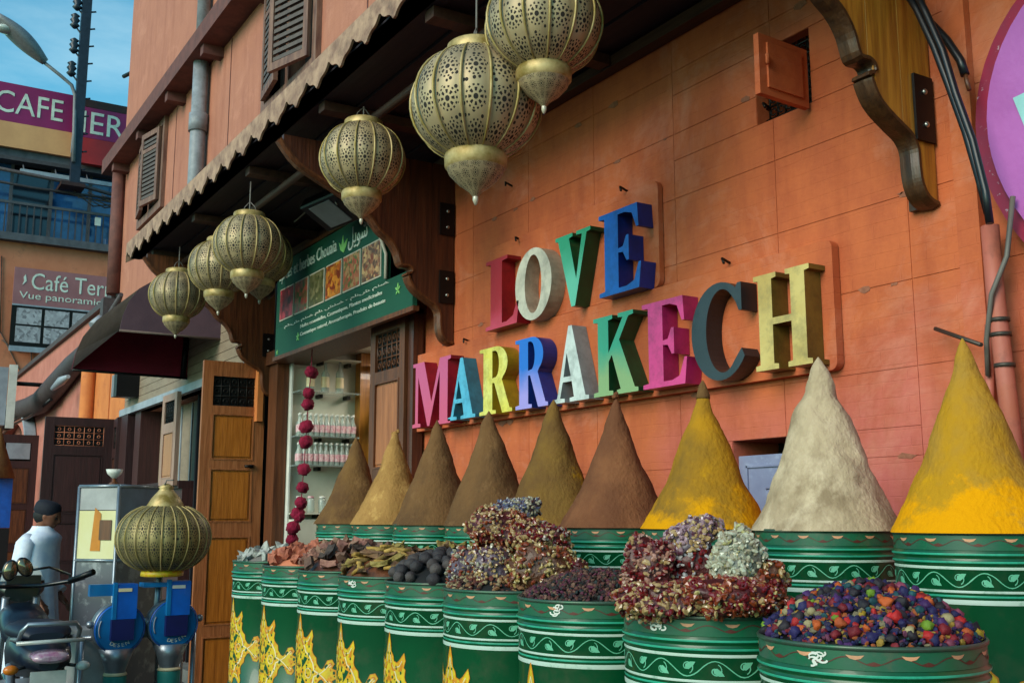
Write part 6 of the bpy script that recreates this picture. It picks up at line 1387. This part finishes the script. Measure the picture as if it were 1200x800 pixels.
mo('side_panel', loft and box(-7.0, -6.7, mb_y+.12, mb_y+.15, .55, .8, .02), 'bikeblack'); mo('blue_crash_guard', ball((-6.5, mb_y-.3, .8), .09, 2, (.8, 1, 1.3)), 'blue')

# ------------------------------------------------------------------ blue crate stack and things at the far left edge
bx2 = thing('blue_counter_front', 'bright blue panel of a stall at the far left edge behind the man', 'stall', (-21, 2.2, 0)); q0, q1 = on_x(-6, 560, -21), on_x(11, 618, -21)
obj('blue_panel', box(-21.1, -21, q0.y-.2, q1.y, q1.z, q0.z, .01), 'blue', bx2, True); obj('dark_base', box(-21.1, -21, q0.y-.2, q1.y, 0, q1.z-.01), 'dark', bx2, True)
cs2 = obj('spice_cone', lathe([(.3, 0), (.2, .3), (.09, .62), (.01, .9)], 20), CM['brown']); q = on_x(4, 558, -21.0); cs2.location = (q.x-.05, q.y-.1, q0.z); tag(cs2, 'distant brown spice cone on the bright blue stall at far left', 'spice cone')

# ------------------------------------------------------------------ the man in a white robe
mp_ = on_x(43, 640, -10.2)
W_ = thing('person', 'man in white robe and dark knitted cap walking with head bowed behind the motorbike', 'person', (mp_.x, mp_.y, 0), math.radians(-34))   # local +Y is forward
J = {}
vs = [('pelvis', (0, 0, .93), .13), ('waist', (0, 0, 1.1), .125), ('chest', (0, .0, 1.3), .14), ('neckb', (0, .0, 1.43), .07), ('neck', (0, .035, 1.5), .055), ('headb', (0, .06, 1.56), .07), ('head', (0, .085, 1.63), .09)]
bmk = bmesh.new(); sk = []; 
def V3(p, r, parent=None):
    v_ = bmk.verts.new(p); sk.append(r)
    if parent: bmk.edges.new((parent, v_))
    return v_
prev = None
for nm, p, r in vs: prev = V3(p, r, prev); J[nm] = prev
for s in (1, -1):
    sh_ = V3((s*.17, 0, 1.4), .06, J['chest']); el = V3((s*.215, -.03 if s > 0 else .03, 1.13), .043, sh_); wr_ = V3((s*.215, .12, .93), .03, el); pm_ = V3((s*.21, .17, .88), .028, wr_)
    for k, (dx, l) in enumerate(((-.03, .075), (-.01, .085), (.01, .08), (.03, .065))):
        a1 = V3((s*.21+dx, .2, .85), .0095, pm_); a2 = V3((s*.21+dx, .2+l*.35, .85-l*.4), .009, a1); V3((s*.21+dx, .2+l*.4, .85-l*.9), .008, a2)
    t1 = V3((s*.21-s*.04, .17, .875), .011, wr_); V3((s*.21-s*.05, .215, .84), .009, t1)
    hp_ = V3((s*.09, 0, .88), .09, J['pelvis']); kn = V3((s*.1, .06 if s > 0 else -.04, .48), .058, hp_); an = V3((s*.1, .02 if s > 0 else -.1, .09), .038, kn); V3((s*.11, .16 if s > 0 else .04, .035), .035, an)
me = bpy.data.meshes.new('body'); bmk.to_mesh(me); bmk.free(); me.materials.append(M['skin'])
bo_ = bpy.data.objects.new('body', me); COL.objects.link(bo_); bo_.parent = W_
smd = bo_.modifiers.new('skin', 'SKIN'); 
for i, r in enumerate(sk): me.skin_vertices[0].data[i].radius = (r, r)
me.skin_vertices[0].data[0].use_root = True; smd.use_smooth_shade = True
ss = bo_.modifiers.new('sub', 'SUBSURF'); ss.levels = 2; ss.render_levels = 2
# head with face
bm = bmesh.new(); bmesh.ops.create_icosphere(bm, subdivisions=4, radius=1)
for v_ in bm.verts:
    x, y, z = v_.co
    yy = y*.098; xx = x*.076*(1-.22*max(0, -z)); zz = z*.118
    if y > 0:
        yy += .028*math.exp(-((x/.16)**2+((z+.08)/.2)**2))         # nose
        yy += .008*math.exp(-((x/.4)**2+((z-.22)/.1)**2))          # brow
        yy += .012*math.exp(-((x/.25)**2+((z+.5)/.09)**2))         # lips
        yy += .016*math.exp(-((x/.3)**2+((z+.82)/.15)**2))         # chin
        for s in (1, -1): yy -= .012*math.exp(-(((x-s*.36)/.17)**2+((z-.08)/.1)**2))  # eye sockets
    for s in (1, -1): xx += s*.014*math.exp(-(((y+.05)/.13)**2+((z+.05)/.22)**2)) if x*s > .85 else 0
    v_.co = (xx, yy, zz)
smooth(bm); bmesh.ops.transform(bm, matrix=Matrix.Translation((0, .09, 1.605)) @ Matrix.Rotation(-.38, 4, 'X'), verts=bm.verts); hd = obj('head', bm, 'skin', W_)
for s in (1, -1):
    e = obj('eye', ball((0, 0, 0), .011, 2), 'hair', hd); e.location = (s*.028, .168, 1.583); br_ = obj('eyebrow', box(-.018, .018, -.004, .004, -.003, .003, .001), 'hair', hd); br_.location = (s*.028, .178, 1.606)
obj('mouth', box(-.022, .022, .148, .156, 1.523, 1.529, .001), 'redwood', hd)
hr = ball((0, 0, 0), 1, 3, (.082, .1, .09)); bmesh.ops.transform(hr, matrix=Matrix.Translation((0, .055, 1.615)), verts=hr.verts); obj('hair', hr, 'hair', W_)
cpm = lathe([(.092, -.045), (.101, -.03), (.104, 0), (.1, .035), (.085, .062), (.05, .075), (.001, .08)], 30, cap=False); bmesh.ops.transform(cpm, matrix=Matrix.Translation((0, .075, 1.665)) @ Matrix.Rotation(-.25, 4, 'X') @ Matrix.Diagonal((.92, 1.12, 1, 1)), verts=cpm.verts); obj('cap', cpm, 'cap', W_)
# robe: one hanging garment with folds, and two sleeves
secs = [(.16, .30, .25), (.5, .27, .22), (.85, .235, .185), (1.05, .22, .165), (1.25, .23, .175), (1.36, .23, .17), (1.42, .215, .155), (1.455, .17, .13), (1.485, .1, .1), (1.52, .075, .085)]
bm = bmesh.new(); prev = None; n = 64
for (z, rx, ry) in secs:
    q = []
    for k in range(n):
        a = 2*PI*k/n; fo = 1+(.05*math.sin(a*9+z*2)+.03*math.sin(a*17))*max(0, 1.3-z); q.append(bm.verts.new((rx*math.cos(a)*fo, ry*math.sin(a)*fo+.01+(.03 if z > 1.4 else 0), z)))
    if prev:
        for k in range(n): f = bm.faces.new((prev[k], prev[(k+1) % n], q[(k+1) % n], q[k])); f.smooth = True
    prev = q
obj('robe', bm, 'robe', W_)
for s in (1, -1): obj('sleeve', tube([(s*.14, 0, 1.405), (s*.19, 0, 1.37), (s*.225, -.03 if s > 0 else .03, 1.13), (s*.222, .05, 1.0), (s*.22, .12, .93)], [.07, .085, .08, .075, .085], 16), 'robe', W_)
obj('turquoise_patch', ball((-.26, -.02, 1.33), .055, 2, (.5, 1, .9)), 'tealcloth', W_)
